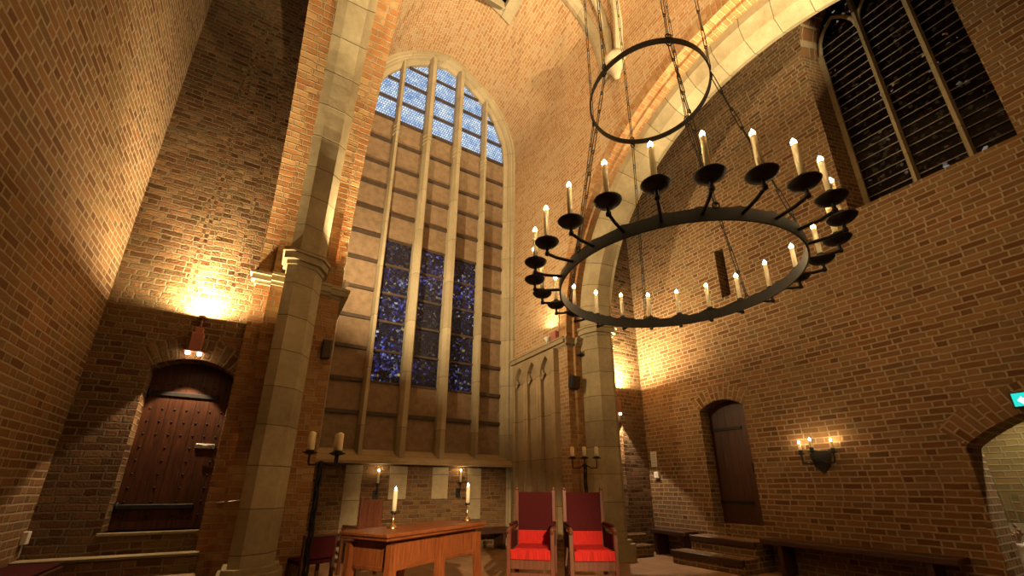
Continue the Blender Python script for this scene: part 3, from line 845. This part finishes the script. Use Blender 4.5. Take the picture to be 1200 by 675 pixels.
mb = MB(); hoop(mb, .965, .0, .095, .012, 144, .018); mb.build('lower_hoop', M['iron'], ch)
mb = MB(); hoop(mb, .585, 2.105, 2.165, .012, 96); mb.build('upper_hoop', M['iron'], ch)
PANR = 1.183
for k in range(24):
    a = PH+R(15)*k; ca, sa = math.cos(a), math.sin(a)
    mb = MB(); pr = lambda r_, z: (r_*ca, r_*sa, z)
    mb.tube([pr(.955, .05), pr(1.10, .055), pr(PANR-.01, .07), pr(PANR, .085), pr(PANR, .14)], .0125, 6)
    mb.lathe([(0, -.018), (.018, -.012), (.018, .012), (0, .018)], pr(PANR, .072), 8)
    arm = mb.build('arm', M['iron'], ch)
    mb = MB(); c = pr(PANR, 0)
    mb.lathe([(0, .130), (.025, .132), (.070, .146), (.090, .166), (.094, .174), (.089, .174), (.064, .156), (.025, .150), (0, .150)], c, 24); mb.build('drip_pan', M['iron'], arm)
    mb = MB(); mb.lathe([(0, .148), (.024, .150), (.022, .185), (.031, .200), (.031, .214), (.026, .222), (.021, .222), (.021, .198), (0, .198)], c, 16); mb.build('candle_cup', M['iron'], arm)
def chain(mb, p0, p1, L=.25, w=.012, r=.0042):
    p0, p1 = Vector(p0), Vector(p1); d = p1-p0; n = max(1, round(d.length/L)); t = d.normalized(); st = d.length/n
    a = Vector((0, 0, 1)) if abs(t.z) < .9 else Vector((1, 0, 0)); e1 = t.cross(a).normalized(); e2 = t.cross(e1)
    for i in range(n):
        e = e1 if i % 2 else e2; c0 = p0+t*(st*i-.008); c1 = p0+t*(st*(i+1)+.008)
        lk = []
        for (cc, s0) in ((c0, -1), (c1, 1)):
            for j in range(5):
                an = PI*j/4
                lk.append(cc+e*w*math.cos(an)*(-s0)*(1 if s0 < 0 else 1)*(-1 if s0 > 0 else 1)*1.0+t*w*s0*math.sin(an)) if False else lk.append(cc+e*(w*math.cos(an)*(1 if s0 < 0 else -1))+t*(w*.8*s0*math.sin(an)))
        mb.tube(lk, r, 5, caps=False, close=True)
def hook(mb, c):
    mb.tube([(c[0]+.022*math.cos(t)*-math.sin(c[3]), c[1]+.022*math.cos(t)*math.cos(c[3]), c[2]+.022*math.sin(t)) for t in [2*PI*j/10 for j in range(10)]], .006, 6, close=True)
for k in range(6):
    au = R(-180+60*k); al = R(-184+60*k)
    pu = (.585*math.cos(au), .585*math.sin(au)); pl = (.965*math.cos(al), .965*math.sin(al))
    mb = MB(); chain(mb, (*pl, .13), (*pu, 2.075)); hook(mb, (*pl, .11, al)); hook(mb, (*pu, 2.085, au)); mb.build('lower_chain', M['iron'], ch)
    xx, yy = CX+pu[0]*.93, CYY+pu[1]*.93
    mb = MB(); chain(mb, (*pu, 2.20), (pu[0]*.93, pu[1]*.93, vault_z(xx)-2.8+.02), .25); hook(mb, (*pu, 2.185, au)); mb.build('upper_chain', M['iron'], ch)

# ------------------------------------------------------------------ candles
def candle_protos():
    def mesh(name, prof, mat, n=14):
        mb = MB(); mb.lathe(prof, n=n); o = mb.build(name, mat); me = o.data; bpy.data.objects.remove(o); return me
    return mesh
mk = candle_protos()
def candle(name, loc, r, h, label, group, lit=True, flame=.045, fmat='flame'):
    key = (round(r, 4), round(h, 4), lit)
    if key not in candle.cache:
        if lit: w = mk('candle', [(0, 0), (r, 0), (r, h*.5), (r*.98, h-.004), (r*.95, h), (r*.88, h), (r*.86, h-.01), (r*.82, h*.3), (r*.7, h*.1), (0, h*.08)], M['wax_thin'])
        else: w = mk('candle', [(0, 0), (r, 0), (r, h*.5), (r*.97, h-.006), (r*.85, h), (r*.3, h+.012), (0, h+.012)], M['wax'])
        fs = flame/.045
        f = mk('flame', [(0, 0), (.008*fs, .004*fs), (.0175*fs, .018*fs), (.0155*fs, .032*fs), (.006*fs, .046*fs), (0, .058*fs)], M[fmat], 8)
        k = mk('wick', [(0, -h*.91 if lit else -.003), (.0018, -h*.91 if lit else -.003), (.0015, .018), (0, .019)], M['black'], 5)
        candle.cache[key] = (w, f, k)
    w, f, k = candle.cache[key]
    o = bpy.data.objects.new(name, w); C.objects.link(o); o.location = loc
    tag(o, label, 'candle', group)
    wk = bpy.data.objects.new('wick', k); C.objects.link(wk); wk.parent = o; wk.location = (0, 0, h-.005)
    if lit:
        fl = bpy.data.objects.new('flame', f); C.objects.link(fl); fl.parent = o; fl.location = (0, 0, h-.004)
    return o
candle.cache = {}
ordn = ['first', 'second', 'third', 'fourth', 'fifth', 'sixth', 'seventh', 'eighth', 'ninth', 'tenth', 'eleventh', 'twelfth', 'thirteenth', 'fourteenth', 'fifteenth', 'sixteenth']
for k in range(24):
    a = PH+R(15)*k
    if k <= 7:   lab = 'lit ivory candle on the big ring chandelier, %s from left along its nearer raised-up side' % ordn[k]
    elif k == 8: lab = 'lit ivory candle far right on the ring chandelier, half hidden by drip pans'
    elif k <= 19: lab = 'lit ivory candle on the big ring chandelier, %s from right along its farther lower side' % ordn[k-9]
    else: lab = 'lit ivory candle in the left end cluster of the ring chandelier, %s from the top' % {23: 'first', 22: 'second', 21: 'third', 20: 'lowest'}[k]
    candle('candle', (CX+PANR*math.cos(a), CYY+PANR*math.sin(a), 2.80+.1985), .0195, .262, lab, 'chandelier candles')

# ------------------------------------------------------------------ floor candelabra
def candelabrum(loc, rz, label, angs, H0, group='floor candelabra'):
    t = thing('floor_candelabrum', label, 'candelabrum', loc, rz, group)
    mb = MB()
    for s in range(3):
        mb.tube([(.021*math.cos(2*PI*s/3+z*9), .021*math.sin(2*PI*s/3+z*9), .12+z*(H0-.12)) for z in [i/60 for i in range(61)]], .0135, 6)
    mb.lathe([(0, H0-.02), (.03, H0-.02), (.03, H0+.01), (0, H0+.03)], n=10); mb.lathe([(0, .10), (.03, .10), (.03, .16), (0, .17)], n=10)
    mb.build('twisted_pole', M['iron'], t)
    for s in range(3):
        a = 2*PI*s/3+.4; mb = MB()
        mb.tube([(.02*math.cos(a), .02*math.sin(a), .13), (.12*math.cos(a), .12*math.sin(a), .11), (.2*math.cos(a), .2*math.sin(a), .012), (.24*math.cos(a), .24*math.sin(a), .012)], .012, 6); mb.build('foot', M['iron'], t)
    cups = []
    for (r_, a, drop) in angs:
        a = R(a); ca, sa = math.cos(a), math.sin(a); mb = MB()
        if r_ > 0: mb.tube([(0, 0, H0), (r_*.5*ca, r_*.5*sa, H0-drop), (r_*.95*ca, r_*.95*sa, H0-drop), (r_*ca, r_*sa, H0-drop+.03), (r_*ca, r_*sa, H0+.095)], .011, 6)
        else: mb.tube([(0, 0, H0), (0, 0, H0+.095)], .013, 6)
        arm = mb.build('arm', M['iron'], t)
        mb = MB(); c = (r_*ca, r_*sa, H0+.085)
        mb.lathe([(0, 0), (.04, .002), (.075, .018), (.078, .024), (.04, .012), (0, .012)], c, 18); mb.build('drip_pan', M['iron'], arm)
        mb = MB(); mb.lathe([(0, .012), (.042, .012), (.044, .045), (.040, .045), (.039, .0185), (0, .018)], c, 14); mb.build('candle_cup', M['iron'], arm)
        p = Matrix.Rotation(rz, 4, 'Z') @ Vector((c[0], c[1], c[2]+.019)); cups.append((loc[0]+p.x, loc[1]+p.y, loc[2]+p.z))
    return cups
cl = candelabrum((.575, 5.1, 0), 0, 'black twisted iron candelabrum in front of the left stone pier', [(.125, 186, .02), (.15, 14, .02), (.165, -22, .02)], 1.425)
for p, lab in zip(cl, ('thick ivory candle alone on the left arm of the left floor candelabrum', 'thick ivory candle on the farther of the two right arms of the left floor candelabrum', 'thick ivory candle on the nearer of the two right arms of the left floor candelabrum')):
    candle('candle', p, .037, .21, lab, 'thick candelabra candles', lit=False)
cr = candelabrum((4.72, 5.72, 0), R(-40), 'black twisted iron candelabrum behind the right red chair', [(.20, 180, .06), (0, 0, 0), (.20, 0, .06)], 1.545)
for p, lab in zip(cr, ('thick ivory candle on the left arm of the candelabrum behind the red chairs', 'thick ivory candle on the middle of the candelabrum behind the red chairs', 'thick ivory candle on the right arm of the candelabrum behind the red chairs')):
    candle('candle', p, .036, .175, lab, 'thick candelabra candles', lit=False)

# ------------------------------------------------------------------ altar table
TZ = .78; TA = R(31); TL, TD = 1.66, .64
tb = thing('altar_table', 'heavy warm brown wooden altar table with panelled sides', 'table', (1.11, 4.14, 0), TA)
mb = MB(); mb.box(0, TL, 0, TD, TZ-.035, TZ, .008); mb.box(.018, TL-.018, .018, TD-.018, TZ-.065, TZ-.034, .008); mb.build('tabletop', M['oak'], tb)
ax0, ax1, ay0, ay1 = .13, TL-.13, .09, TD-.09
for nm, bx in (('front', (ax0, ax1, ay0, ay0+.03)), ('back', (ax0, ax1, ay1-.03, ay1)), ('left', (ax0, ax0+.03, ay0+.031, ay1-.031)), ('right', (ax1-.03, ax1, ay0+.031, ay1-.031))):
    mb = MB(); mb.box(*bx, .46, TZ-.09)
    ap = mb.build('side_panel', M['oakside'], tb)
    mb = MB(); g_ = .012 if nm in ('front', 'back') else 0; h_ = .012 if not g_ else 0
    mb.box(bx[0]-h_, bx[1]+h_, bx[2]-g_, bx[3]+g_, .445, .485, .006); mb.build('moulding', M['oak'], ap)
mb = MB(); mb.box(ax0-.01, ax1+.01, ay0-.01, ay1+.01, TZ-.09, TZ-.066); mb.build('top_rail', M['dark'], tb)
for (lx, ly, sx) in ((ax0, ay0, -1), (ax0, ay1, -1), (ax1, ay0, 1), (ax1, ay1, 1), ((ax0+ax1)/2+.02, ay0, -.6), ((ax0+ax1)/2+.02, ay1, -.6)):
    mb = MB(); sy = -1 if ly == ay0 else 1; w = .05
    top = [(lx-w, ly+sy*.035-.03), (lx+w, ly+sy*.035-.03), (lx+w, ly+sy*.035+.03), (lx-w, ly+sy*.035+.03)]
    bo_ = [(x+sx*.05, y+sy*.02) for x, y in top]
    a = [mb.bm.verts.new((x, y, TZ-.10)) for x, y in top]; m_ = [mb.bm.verts.new((x+sx*.004, y, .47)) for x, y in top]; b = [mb.bm.verts.new((x, y, 0)) for x, y in bo_]
    mb.bm.faces.new(a); mb.bm.faces.new(b[::-1])
    for q0, q1 in ((a, m_), (m_, b)):
        for k in range(4): mb.bm.faces.new((q0[k], q0[(k+1) % 4], q1[(k+1) % 4], q1[k]))
    mb.build('leg', M['oakside'], tb)
def brass_stick(loc, h, label):
    t = thing('candlestick', label, 'candlestick', loc, 0, 'brass candlesticks on the altar table')
    mb = MB(); mb.lathe([(0, 0), (.058, 0), (.06, .006), (.052, .016), (.03, .032), (.014, .045), (.010, .06), (0, .06)], n=20); mb.build('base', M['brass'], t)
    mb = MB(); mb.lathe([(0, .055), (.010, .06), (.008, h*.5-.014), (.017, h*.5), (.008, h*.5+.014), (.010, h-.03), (.018, h-.02), (0, h-.018)], n=14); mb.build('stem', M['brass'], t)
    mb = MB(); mb.lathe([(0, h-.02), (.022, h-.02), (.033, h-.002), (.033, h+.012), (.028, h+.012), (.026, h), (0, h)], n=16); mb.build('candle_cup', M['black'], t)
    return (loc[0], loc[1], loc[2]+h+.0005)
def tloc(x, y, z=TZ):
    p = Matrix.Rotation(TA, 4, 'Z') @ Vector((x, y, 0)); return (1.11+p.x, 4.14+p.y, z+.0005)
c1 = brass_stick((1.30, 4.70, TZ+.0005), .155, 'brass candlestick near the left end of the altar table')
c2 = brass_stick((2.40, 5.28, TZ+.0005), .20, 'brass candlestick at the far right end of the altar table')
candle('candle', c1, .0235, .215, 'white candle in the left brass candlestick on the altar table', 'altar candles', True, .03)
candle('candle', c2, .0245, .215, 'white candle in the right brass candlestick on the altar table', 'altar candles', True, .03)

# ------------------------------------------------------------------ red thrones
def throne(loc, rz, label, sc=1.0):
    t = thing('armchair', label, 'chair', loc, rz, 'red high back armchairs')
    W, D, S = .245, .27, .46
    for s in (-1, 1):
        mb = MB(); mb.box(s*W-.024, s*W+.024, D-.045, D+.0, 0, 1.15, .005); mb.lathe([(0, 1.15), (.018, 1.15), (.026, 1.165), (.018, 1.185), (0, 1.19)], (s*W, D-.022, 0), 8); mb.build('back_post', M['redwood'], t)
        mb = MB(); mb.box(s*(W+.015)-.025, s*(W+.015)+.025, -D-.02, -D+.03, 0, .70, .005); mb.build('front_leg', M['redwood'], t)
        mb = MB()
        pts = [(s*W, D-.03, .72), (s*(W+.005), .05, .725), (s*(W+.012), -D+.02, .715), (s*(W+.015), -D-.05, .69)]
        mb.tube(pts, [.022, .024, .026, .022], 8); arm = mb.build('arm_rest', M['redwood'], t)
        mb = MB(); mb.box(s*(W+.004)-.023, s*(W+.004)+.023, -D+.06, D-.06, .742, .772, .01); mb.build('arm_pad', M['velvet'], arm)
        mb = MB(); mb.box(s*W-.012, s*W+.012, -D+.03, D-.045, .49, .66); mb.build('side_panel', M['velvet'], t)
        mb = MB(); mb.box(s*W-.016, s*W+.016, -D+.03, D-.045, .14, .18); mb.build('stretcher', M['redwood'], t)
    mb = MB(); mb.box(-W+.024, W-.024, D-.036, D-.010, .655, 1.125, .006); mb.build('backrest', M['velvet'], t)
    mb = MB(); mb.box(-W+.024, W-.024, D-.05, D-.038, .49, .66, .003); mb.build('back_fringe', M['fringe'], t)
    mb = MB(); mb.box(-W+.03, W-.03, -D+.0, D-.04, S-.05, S+.045, .022); seat = mb.build('seat_cushion', M['red'], t)
    mb = MB(); mb.box(-W+.012, W-.012, -D-.036, -D-.022, S-.07, S+.035, .004)
    n = 40
    fr_ = mb.build('seat_fringe', M['fringe'], seat)
    mb = MB(); mb.box(-W+.01, W-.01, -D-.018, -D+.02, S-.17, S-.055); mb.box(-W+.01, W-.01, D-.04, D-.01, S-.12, S-.055); mb.build('seat_rail', M['redwood'], t)
    mb = MB(); mb.box(-W+.01, W-.01, -D-.005, -D+.015, .20, .25); mb.build('front_stretcher', M['redwood'], t)
    return t
def chair_at(fx, fy, th):
    f = Vector((math.sin(th), -math.cos(th))); return (fx-f.x*.30, fy-f.y*.30, 0)
throne(chair_at(2.905, 4.585, R(-40)), R(-40), 'high back red velvet armchair beside the altar table, left of the pair')
throne(chair_at(3.49, 4.135, R(-28)), R(-28), 'high back red velvet armchair in front of the right pier, right of the pair')

# ------------------------------------------------------------------ other seats
def bench(name, x0, x1, y0, y1, zs, label, red=False, legs='y', th=.05):
    t = thing(name, label, 'bench', ((x0+x1)/2, (y0+y1)/2, 0)); hx, hy = (x1-x0)/2, (y1-y0)/2
    mb = MB(); mb.box(-hx, hx, -hy, hy, zs-th, zs, .008); mb.build('seat', M['dark'], t)
    n = max(2, round((2*max(hx, hy))/1.0))
    for k in range(n):
        mb = MB(); f = -1+2*(k+.12)/(n-1+.24) if n > 1 else 0
        if hx > hy: mb.box(f*hx*.94-.03, f*hx*.94+.03, -hy+.03, hy-.02, 0, zs-th)
        else: mb.box(-hx+.03, hx-.02, f*hy*.94-.03, f*hy*.94+.03, 0, zs-th)
        mb.build('support', M['dark'], t)
    if red:
        mb = MB(); mb.box(-hx+.02, hx-.02, -hy+.02, hy-.02, zs, zs+.035, .012); mb.build('seat_pad', M['velvet'], t)
    return t
bench('wall_bench', 2.62, 4.78, 8.06, 8.50, .385, 'dark wooden bench along the wall under the great window, right part', th=.09)
bench('wall_bench', .95, 2.5, 8.06, 8.50, .40, 'dark wooden bench along the wall under the great window, behind the altar table', th=.08)
bench('wall_bench', XR-.36, XR, 1.95, 4.12, .47, 'long dark wooden bench along the right wall below the iron sconce', th=.07)
bench('wall_bench', XR-.36, XR, 5.45, 6.25, .44, 'short dark wooden bench in the corner of the right bay', th=.07)
bench('wall_bench', XL, XL+.42, 3.2, 6.2, .44, 'dark bench with a red seat pad along the left wall', red=True, th=.06)
# red low chair half hidden behind the left candelabrum
t = thing('side_chair', 'low chair with dark red upholstery behind the left candelabrum', 'chair', (.80, 6.05, 0), R(20))
mb = MB(); mb.box(-.20, .20, -.03, .01, .36, .60, .012); mb.build('backrest', M['velvet'], t)
mb = MB(); mb.box(-.21, .21, -.035, .015, .60, .63, .006); mb.build('top_rail', M['dark'], t)
mb = MB(); mb.box(-.20, .20, .02, .36, .30, .36, .012); mb.build('seat', M['velvet'], t)
for sx in (-1, 1):
    for yy, zz in ((-.01, .62), (.34, .30)):
        mb = MB(); mb.box(sx*.19-.018, sx*.19+.018, yy-.018, yy+.018, 0, zz); mb.build('leg', M['dark'], t)
# panel back chair behind the altar
t = thing('panel_chair', 'dark red brown wooden chair with panelled back behind the altar table', 'chair', (1.53, 6.75, 0), R(22))
for sx in (-1, 1):
    mb = MB(); mb.box(sx*.17-.02, sx*.17+.02, -.02, .02, 0, 1.03, .004); mb.build('back_post', M['redwood'], t)
    mb = MB(); mb.box(sx*.19-.02, sx*.19+.02, .34, .38, 0, .62, .004); mb.build('front_leg', M['redwood'], t)
    mb = MB(); mb.box(sx*.185-.018, sx*.185+.018, .0, .38, .62, .65, .004); mb.build('arm_rest', M['redwood'], t)
mb = MB(); mb.box(-.15, .15, -.012, .010, .47, 1.0)
for xx in (-.05, .05): mb.box(xx-.008, xx+.008, -.02, .0, .5, .96)
mb.box(-.15, .15, -.02, .012, .955, 1.0); mb.build('backrest', M['redwood'], t)
mb = MB(); mb.box(-.19, .19, .0, .38, .41, .455, .006); mb.build('seat', M['redwood'], t)

# ------------------------------------------------------------------ candle brackets on the window wall
for x, zc, lab in ((1.985, 1.235, 'left'), (3.66, 1.27, 'right')):
    t = thing('candle_bracket', 'small iron candle bracket on the wall under the window sill, %s one' % lab, 'sconce', (x, YW-.05, zc), 0, 'brackets under the window')
    mb = MB(); mb.tube([(0, 0, -.2), (0, -.06, -.19), (0, -.11, -.14), (0, -.11, -.02)], .010, 6); mb.build('arm', M['iron'], t)
    mb = MB(); mb.box(-.05, .05, -.012, 0, -.30, -.12, .004); mb.build('wall_plate', M['iron'], t)
    mb = MB(); mb.lathe([(0, -.02), (.03, -.018), (.052, -.004), (.05, .0), (.02, -.006), (0, -.006)], (0, -.11, 0), 14); mb.build('drip_pan', M['iron'], t)
    candle('candle', (x, YW-.16, zc-.0055), .021, .225, 'lit thin candle on the %s wall bracket under the window sill' % lab, 'bracket candles', True, .035)

# ------------------------------------------------------------------ three armed sconce on the right wall
t = thing('wall_sconce', 'black iron three armed candle sconce on the right brick wall', 'sconce', (XR, 3.2, 1.55), -PI/2)
mb = MB(); mb.prism([(-.14, .10), (-.10, .15), (.10, .15), (.14, .10), (.10, -.06), (.03, -.14), (0, -.17), (-.03, -.14), (-.10, -.06)], 0, .02, Matrix.Rotation(PI/2, 4, 'X')); mb.build('wall_plate', M['iron'], t)
sc = []
for (dx, dy, dz) in ((-.21, -.10, .15), (-.0, -.22, .17), (.21, -.10, .15)):
    mb = MB(); mb.tube([(dx*.15, -.01, 0), (dx*.6, dy*.7, -.03), (dx*.95, dy, -.02), (dx, dy, .03), (dx, dy, dz)], .012, 6); arm = mb.build('arm', M['iron'], t)
    mb = MB(); mb.lathe([(0, dz-.05), (.03, dz-.05), (.055, dz-.035), (.03, dz-.03), (.026, dz+.02), (.022, dz+.02), (.022, dz), (0, dz)], (dx, dy, 0), 14); mb.build('candle_cup', M['iron'], arm)
    p = Matrix.Rotation(-PI/2, 4, 'Z') @ Vector((dx, dy, dz)); sc.append((XR+p.x, 3.2+p.y, 1.55+p.z+.0005))
for p, lab in zip(sc, ('farther left arm', 'middle arm', 'nearer right arm')):
    candle('candle', p, .021, .115, 'short lit candle on the %s of the iron wall sconce' % lab, 'sconce candles', True, .036)

# ------------------------------------------------------------------ speakers, boxes, plates, sign
def speaker(loc, rz, tilt, label, w=.16, h=.22, d=.15):
    t = thing('loudspeaker', label, 'loudspeaker', loc, rz, 'small black loudspeakers')
    mb = MB(); Mx = Matrix.Rotation(R(tilt), 4, 'X'); mb.box(-w/2, w/2, -d, -.02, -h/2, h/2, .01, Mx); mb.build('cabinet', M['black'], t)
    mb = MB(); mb.box(-w/2+.012, w/2-.012, -d-.006, -d+.001, -h/2+.012, h/2-.012, .003, Mx); mb.build('grille', M['bar'], t)
    mb = MB(); mb.box(-.02, .02, -.03, .0, -.03, .03); mb.build('bracket', M['black'], t)
speaker((.56, YC+R1-.001, 3.05), 0, 8, 'small black loudspeaker on the brick beside the left stone shaft', .13, .27)
speaker((5.03, YC+R1-.001, 3.13), R(0), 12, 'small black loudspeaker on the brick beside the right stone shaft', .2, .24)
mb = MB(); mb.box(-.07, .07, -.1, 0, -.06, -.03, .004); mb.box(-.07, -.04, -.1, 0, -.06, .04, .004)
o = mb.build('wall_bracket', M['bar'], loc=(5.21, YC+R2, 3.72)); tag(o, 'small dark bracket under the right capital', 'bracket')
mb = MB(); mb.box(-.018, 0, -.075, .075, -.15, .15, .004)
o = mb.build('notice_plate', M['white'], loc=(XR, 6.29, 1.73)); tag(o, 'white upright notice plate on the wall in the right bay', 'sign')
for k in range(4):
    mb = MB(); mb.box(-.0192, -.018, -.05, .05 if k % 2 else .03, .09-k*.055, .10-k*.055); mb.build('printed_line', plain('grey_print', (.25, .23, .2), .7) if k == 0 else bpy.data.materials['grey_print'], o)
mb = MB(); mb.box(-.05, 0, -.055, .055, -.06, .06, .008)
o = mb.build('switch_box', M['white'], loc=(XR, 6.24, 1.42)); tag(o, 'small white switch box below the notice plate', 'switch box')
mb = MB(); mb.box(-.0515, -.049, -.022, .022, -.025, .025, .001); mb.build('switch', plain('cream_plastic', (.6, .52, .42), .4), o)
mb = MB(); mb.box(0, .05, -.035, .035, -.06, .06, .006)
o = mb.build('junction_box', M['white'], loc=(XL, 6.385, .69)); tag(o, 'small pale junction box low in the left corner', 'box')
mb = MB(); mb.tube([(.02, 0, -.06), (.02, 0, -.18)], .006, 6); mb.build('conduit', M['white'], o)
mb = MB(); mb.tube([(-.47, YB-.03, .98), (-.30, YB-.10, 1.0), (-.06, YB-.30, 1.03)], .010, 6)
o = mb.build('handrail', plain('worn_rail_metal', (.3, .25, .2), .4, .6)); tag(o, 'thin metal handrail between the left door and the stone pier', 'handrail')

# exit sign
t = thing('exit_sign', 'lit teal emergency exit sign above the low archway', 'sign', (XR, 1.0, 2.10), -PI/2)
mb = MB(); mb.box(-.20, .20, -.06, 0, -.085, .085, .006); mb.build('housing', M['black'], t)
mb = MB(); mb.box(-.185, .185, -.064, -.058, -.07, .07); mb.build('lit_panel', emit('teal_exit_light', (.02, .62, .52), 1.3), t)
wht = emit('white_exit_light', (.75, 1, .92), 1.6)
mb = MB(); yy = -.0655
def flat(pts): mb.face([(x, yy, z) for x, z in pts])
flat([(-.155, -.008), (-.115, .038), (-.115, .014), (-.06, .014), (-.06, -.03), (-.115, -.03), (-.115, -.054)])
mb.build('arrow_mark', wht, t)
mb = MB()
n = 12; flat([(.02+.014*math.cos(2*PI*k/n), .042+.014*math.sin(2*PI*k/n)) for k in range(n)])
flat([(.022, .026), (.04, .020), (.052, -.012), (.036, -.016)]); flat([(.036, -.014), (.05, -.012), (.03, -.036), (.005, -.054), (-.004, -.046), (.018, -.03)]); flat([(.05, -.012), (.07, -.034), (.085, -.058), (.074, -.062), (.058, -.04), (.04, -.018)])
flat([(.022, .026), (.028, .016), (.0, .004), (-.004, .012)]); flat([(.04, .020), (.044, .012), (.066, -.002), (.07, .006)])
mb.build('running_figure_mark', wht, t)
mb = MB(); flat([(.10, .055), (.16, .055), (.16, -.06), (.15, -.06), (.15, .045), (.11, .045), (.11, -.06), (.10, -.06)]); mb.build('doorway_mark', wht, t)

# bright white vase with a dried sprig in the archway
t = thing('vase', 'bright white vase with a brown dried sprig at the low archway', 'vase', (7.78, 1.70, 0))
mb = MB(); mb.lathe([(0, 0), (.10, 0), (.13, .03), (.15, .25), (.13, .45), (.10, .55), (.11, .60), (.10, .60), (.09, .54), (0, .5)], n=20); mb.build('vase_body', plain('glazed_white', (.85, .82, .78), .2, 0, .05), t)
mb = MB()
for k in range(16):
    a = random.uniform(0, 2*PI); r_ = random.uniform(.03, .12); h_ = random.uniform(.66, .80)
    mb.tube([(0, 0, .5), (r_*.4*math.cos(a), r_*.4*math.sin(a), .62), (r_*math.cos(a), r_*math.sin(a), h_)], [.004, .004, .003], 4)
    mb.lathe([(0, -.02), (.016, -.008), (.018, .008), (0, .022)], (r_*math.cos(a), r_*math.sin(a), h_), 6)
mb.build('dried_sprig', plain('dry_brown_flowers', (.30, .16, .10), .9, 0, .4), t)

# ------------------------------------------------------------------ lights
def area(name, loc, aim, size, power, col=(1, .62, .28), spread=180, shape='DISK'):
    l = bpy.data.lights.new(name, 'AREA'); l.shape = shape; l.size = size; l.energy = power; l.color = col; l.spread = R(spread)
    o = bpy.data.objects.new(name, l); C.objects.link(o); o.location = loc
    o.rotation_euler = (Vector(aim)-Vector(loc)).to_track_quat('-Z', 'Y').to_euler(); return o
def spot(name, loc, aim, power, ang, blend=.6, rad=.06, col=(1, .62, .28)):
    l = bpy.data.lights.new(name, 'SPOT'); l.energy = power; l.spot_size = R(ang); l.spot_blend = blend; l.shadow_soft_size = rad; l.color = col
    o = bpy.data.objects.new(name, l); C.objects.link(o); o.location = loc
    o.rotation_euler = (Vector(aim)-Vector(loc)).to_track_quat('-Z', 'Y').to_euler(); return o
WARM = (1, .755, .41)
area('left_lamp_up', (-.945, YB-.16, 3.27), (-.945, YB-.16, 9), .09, 130, WARM)
spot('left_lamp_beam', (-.945, YB-.17, 3.28), (-1.75, YB-1.1, 10), 950, 72, 1, .05, WARM)
spot('left_lamp_down', (-.945, YB-.07, 2.745), (-.945, YB+.12, 0), 110, 76, .2, .02, (1, .70, .40))
area('right_lamp_up', (6.20, YB-.16, 3.17), (6.25, YB-.2, 9), .09, 240, WARM)
spot('right_lamp_down', (6.20, YB-.06, 2.59), (6.22, YB-.04, 0), 130, 76, .2, .02, (1, .76, .50))
area('ledge_spot_left', (SA[0]+.05, SA[1]-.02, SA[2]+.25), (4.2, 6.8, 10), .08, 320, WARM)
area('ledge_spot_right', (SB[0]-.10, SB[1]-.06, SB[2]+.25), (1.0, 5.6, 11), .08, 30, WARM)
area('rear_vault_fill_left', (.85, -1.75, 4.4), (2.8, 3.6, 12.6), .12, 320, WARM, 84)  # unseen fill light added behind the camera to brighten the vault
area('rear_vault_fill_right', (4.75, -1.75, 4.4), (2.8, 3.6, 12.6), .12, 520, WARM, 84)  # second unseen fill added for the vault, no fixture modelled
spot('rear_spot_altar', (.8, -1.1, 3.15), (2.55, 5.2, .35), 3000, 33, .7, .08, (1, .68, .36))
spot('passage_fill', (7.95, 1.1, 2.6), (7.9, 1.6, .2), 130, 115, .8, .06, (1, .85, .55))  # added light without a fixture, brightens the passage wall and the vase

w = bpy.data.worlds.new('World'); bpy.context.scene.world = w; w.use_nodes = True
w.node_tree.nodes['Background'].inputs[0].default_value = (.05, .035, .02, 1); w.node_tree.nodes['Background'].inputs[1].default_value = .2

# ------------------------------------------------------------------ camera
p, yw, ro = R(19.0), R(30.0), R(.25)
fwd = Vector((math.sin(yw)*math.cos(p), math.cos(yw)*math.cos(p), math.sin(p)))
right = Vector((math.cos(yw), -math.sin(yw), 0)); up = right.cross(fwd)
rx = right*math.cos(ro)+up*math.sin(ro); ux = -right*math.sin(ro)+up*math.cos(ro)
cam = bpy.data.cameras.new('Camera'); co = bpy.data.objects.new('Camera', cam); C.objects.link(co)
mw = Matrix.Identity(4)
for i in range(3): mw[i][0], mw[i][1], mw[i][2] = rx[i], ux[i], -fwd[i]
mw[2][3] = 1.2
co.matrix_world = mw
cam.sensor_width = 36; cam.lens = 36*492/1200; cam.shift_y = 62.5/1200; cam.clip_start = .05
S = bpy.context.scene; S.camera = co
S.view_settings.view_transform = 'Standard'; S.view_settings.look = 'None'; S.view_settings.gamma = 1; S.view_settings.exposure = 0; S.view_settings.use_curve_mapping = False
S.cycles.max_bounces = 6; S.cycles.diffuse_bounces = 2
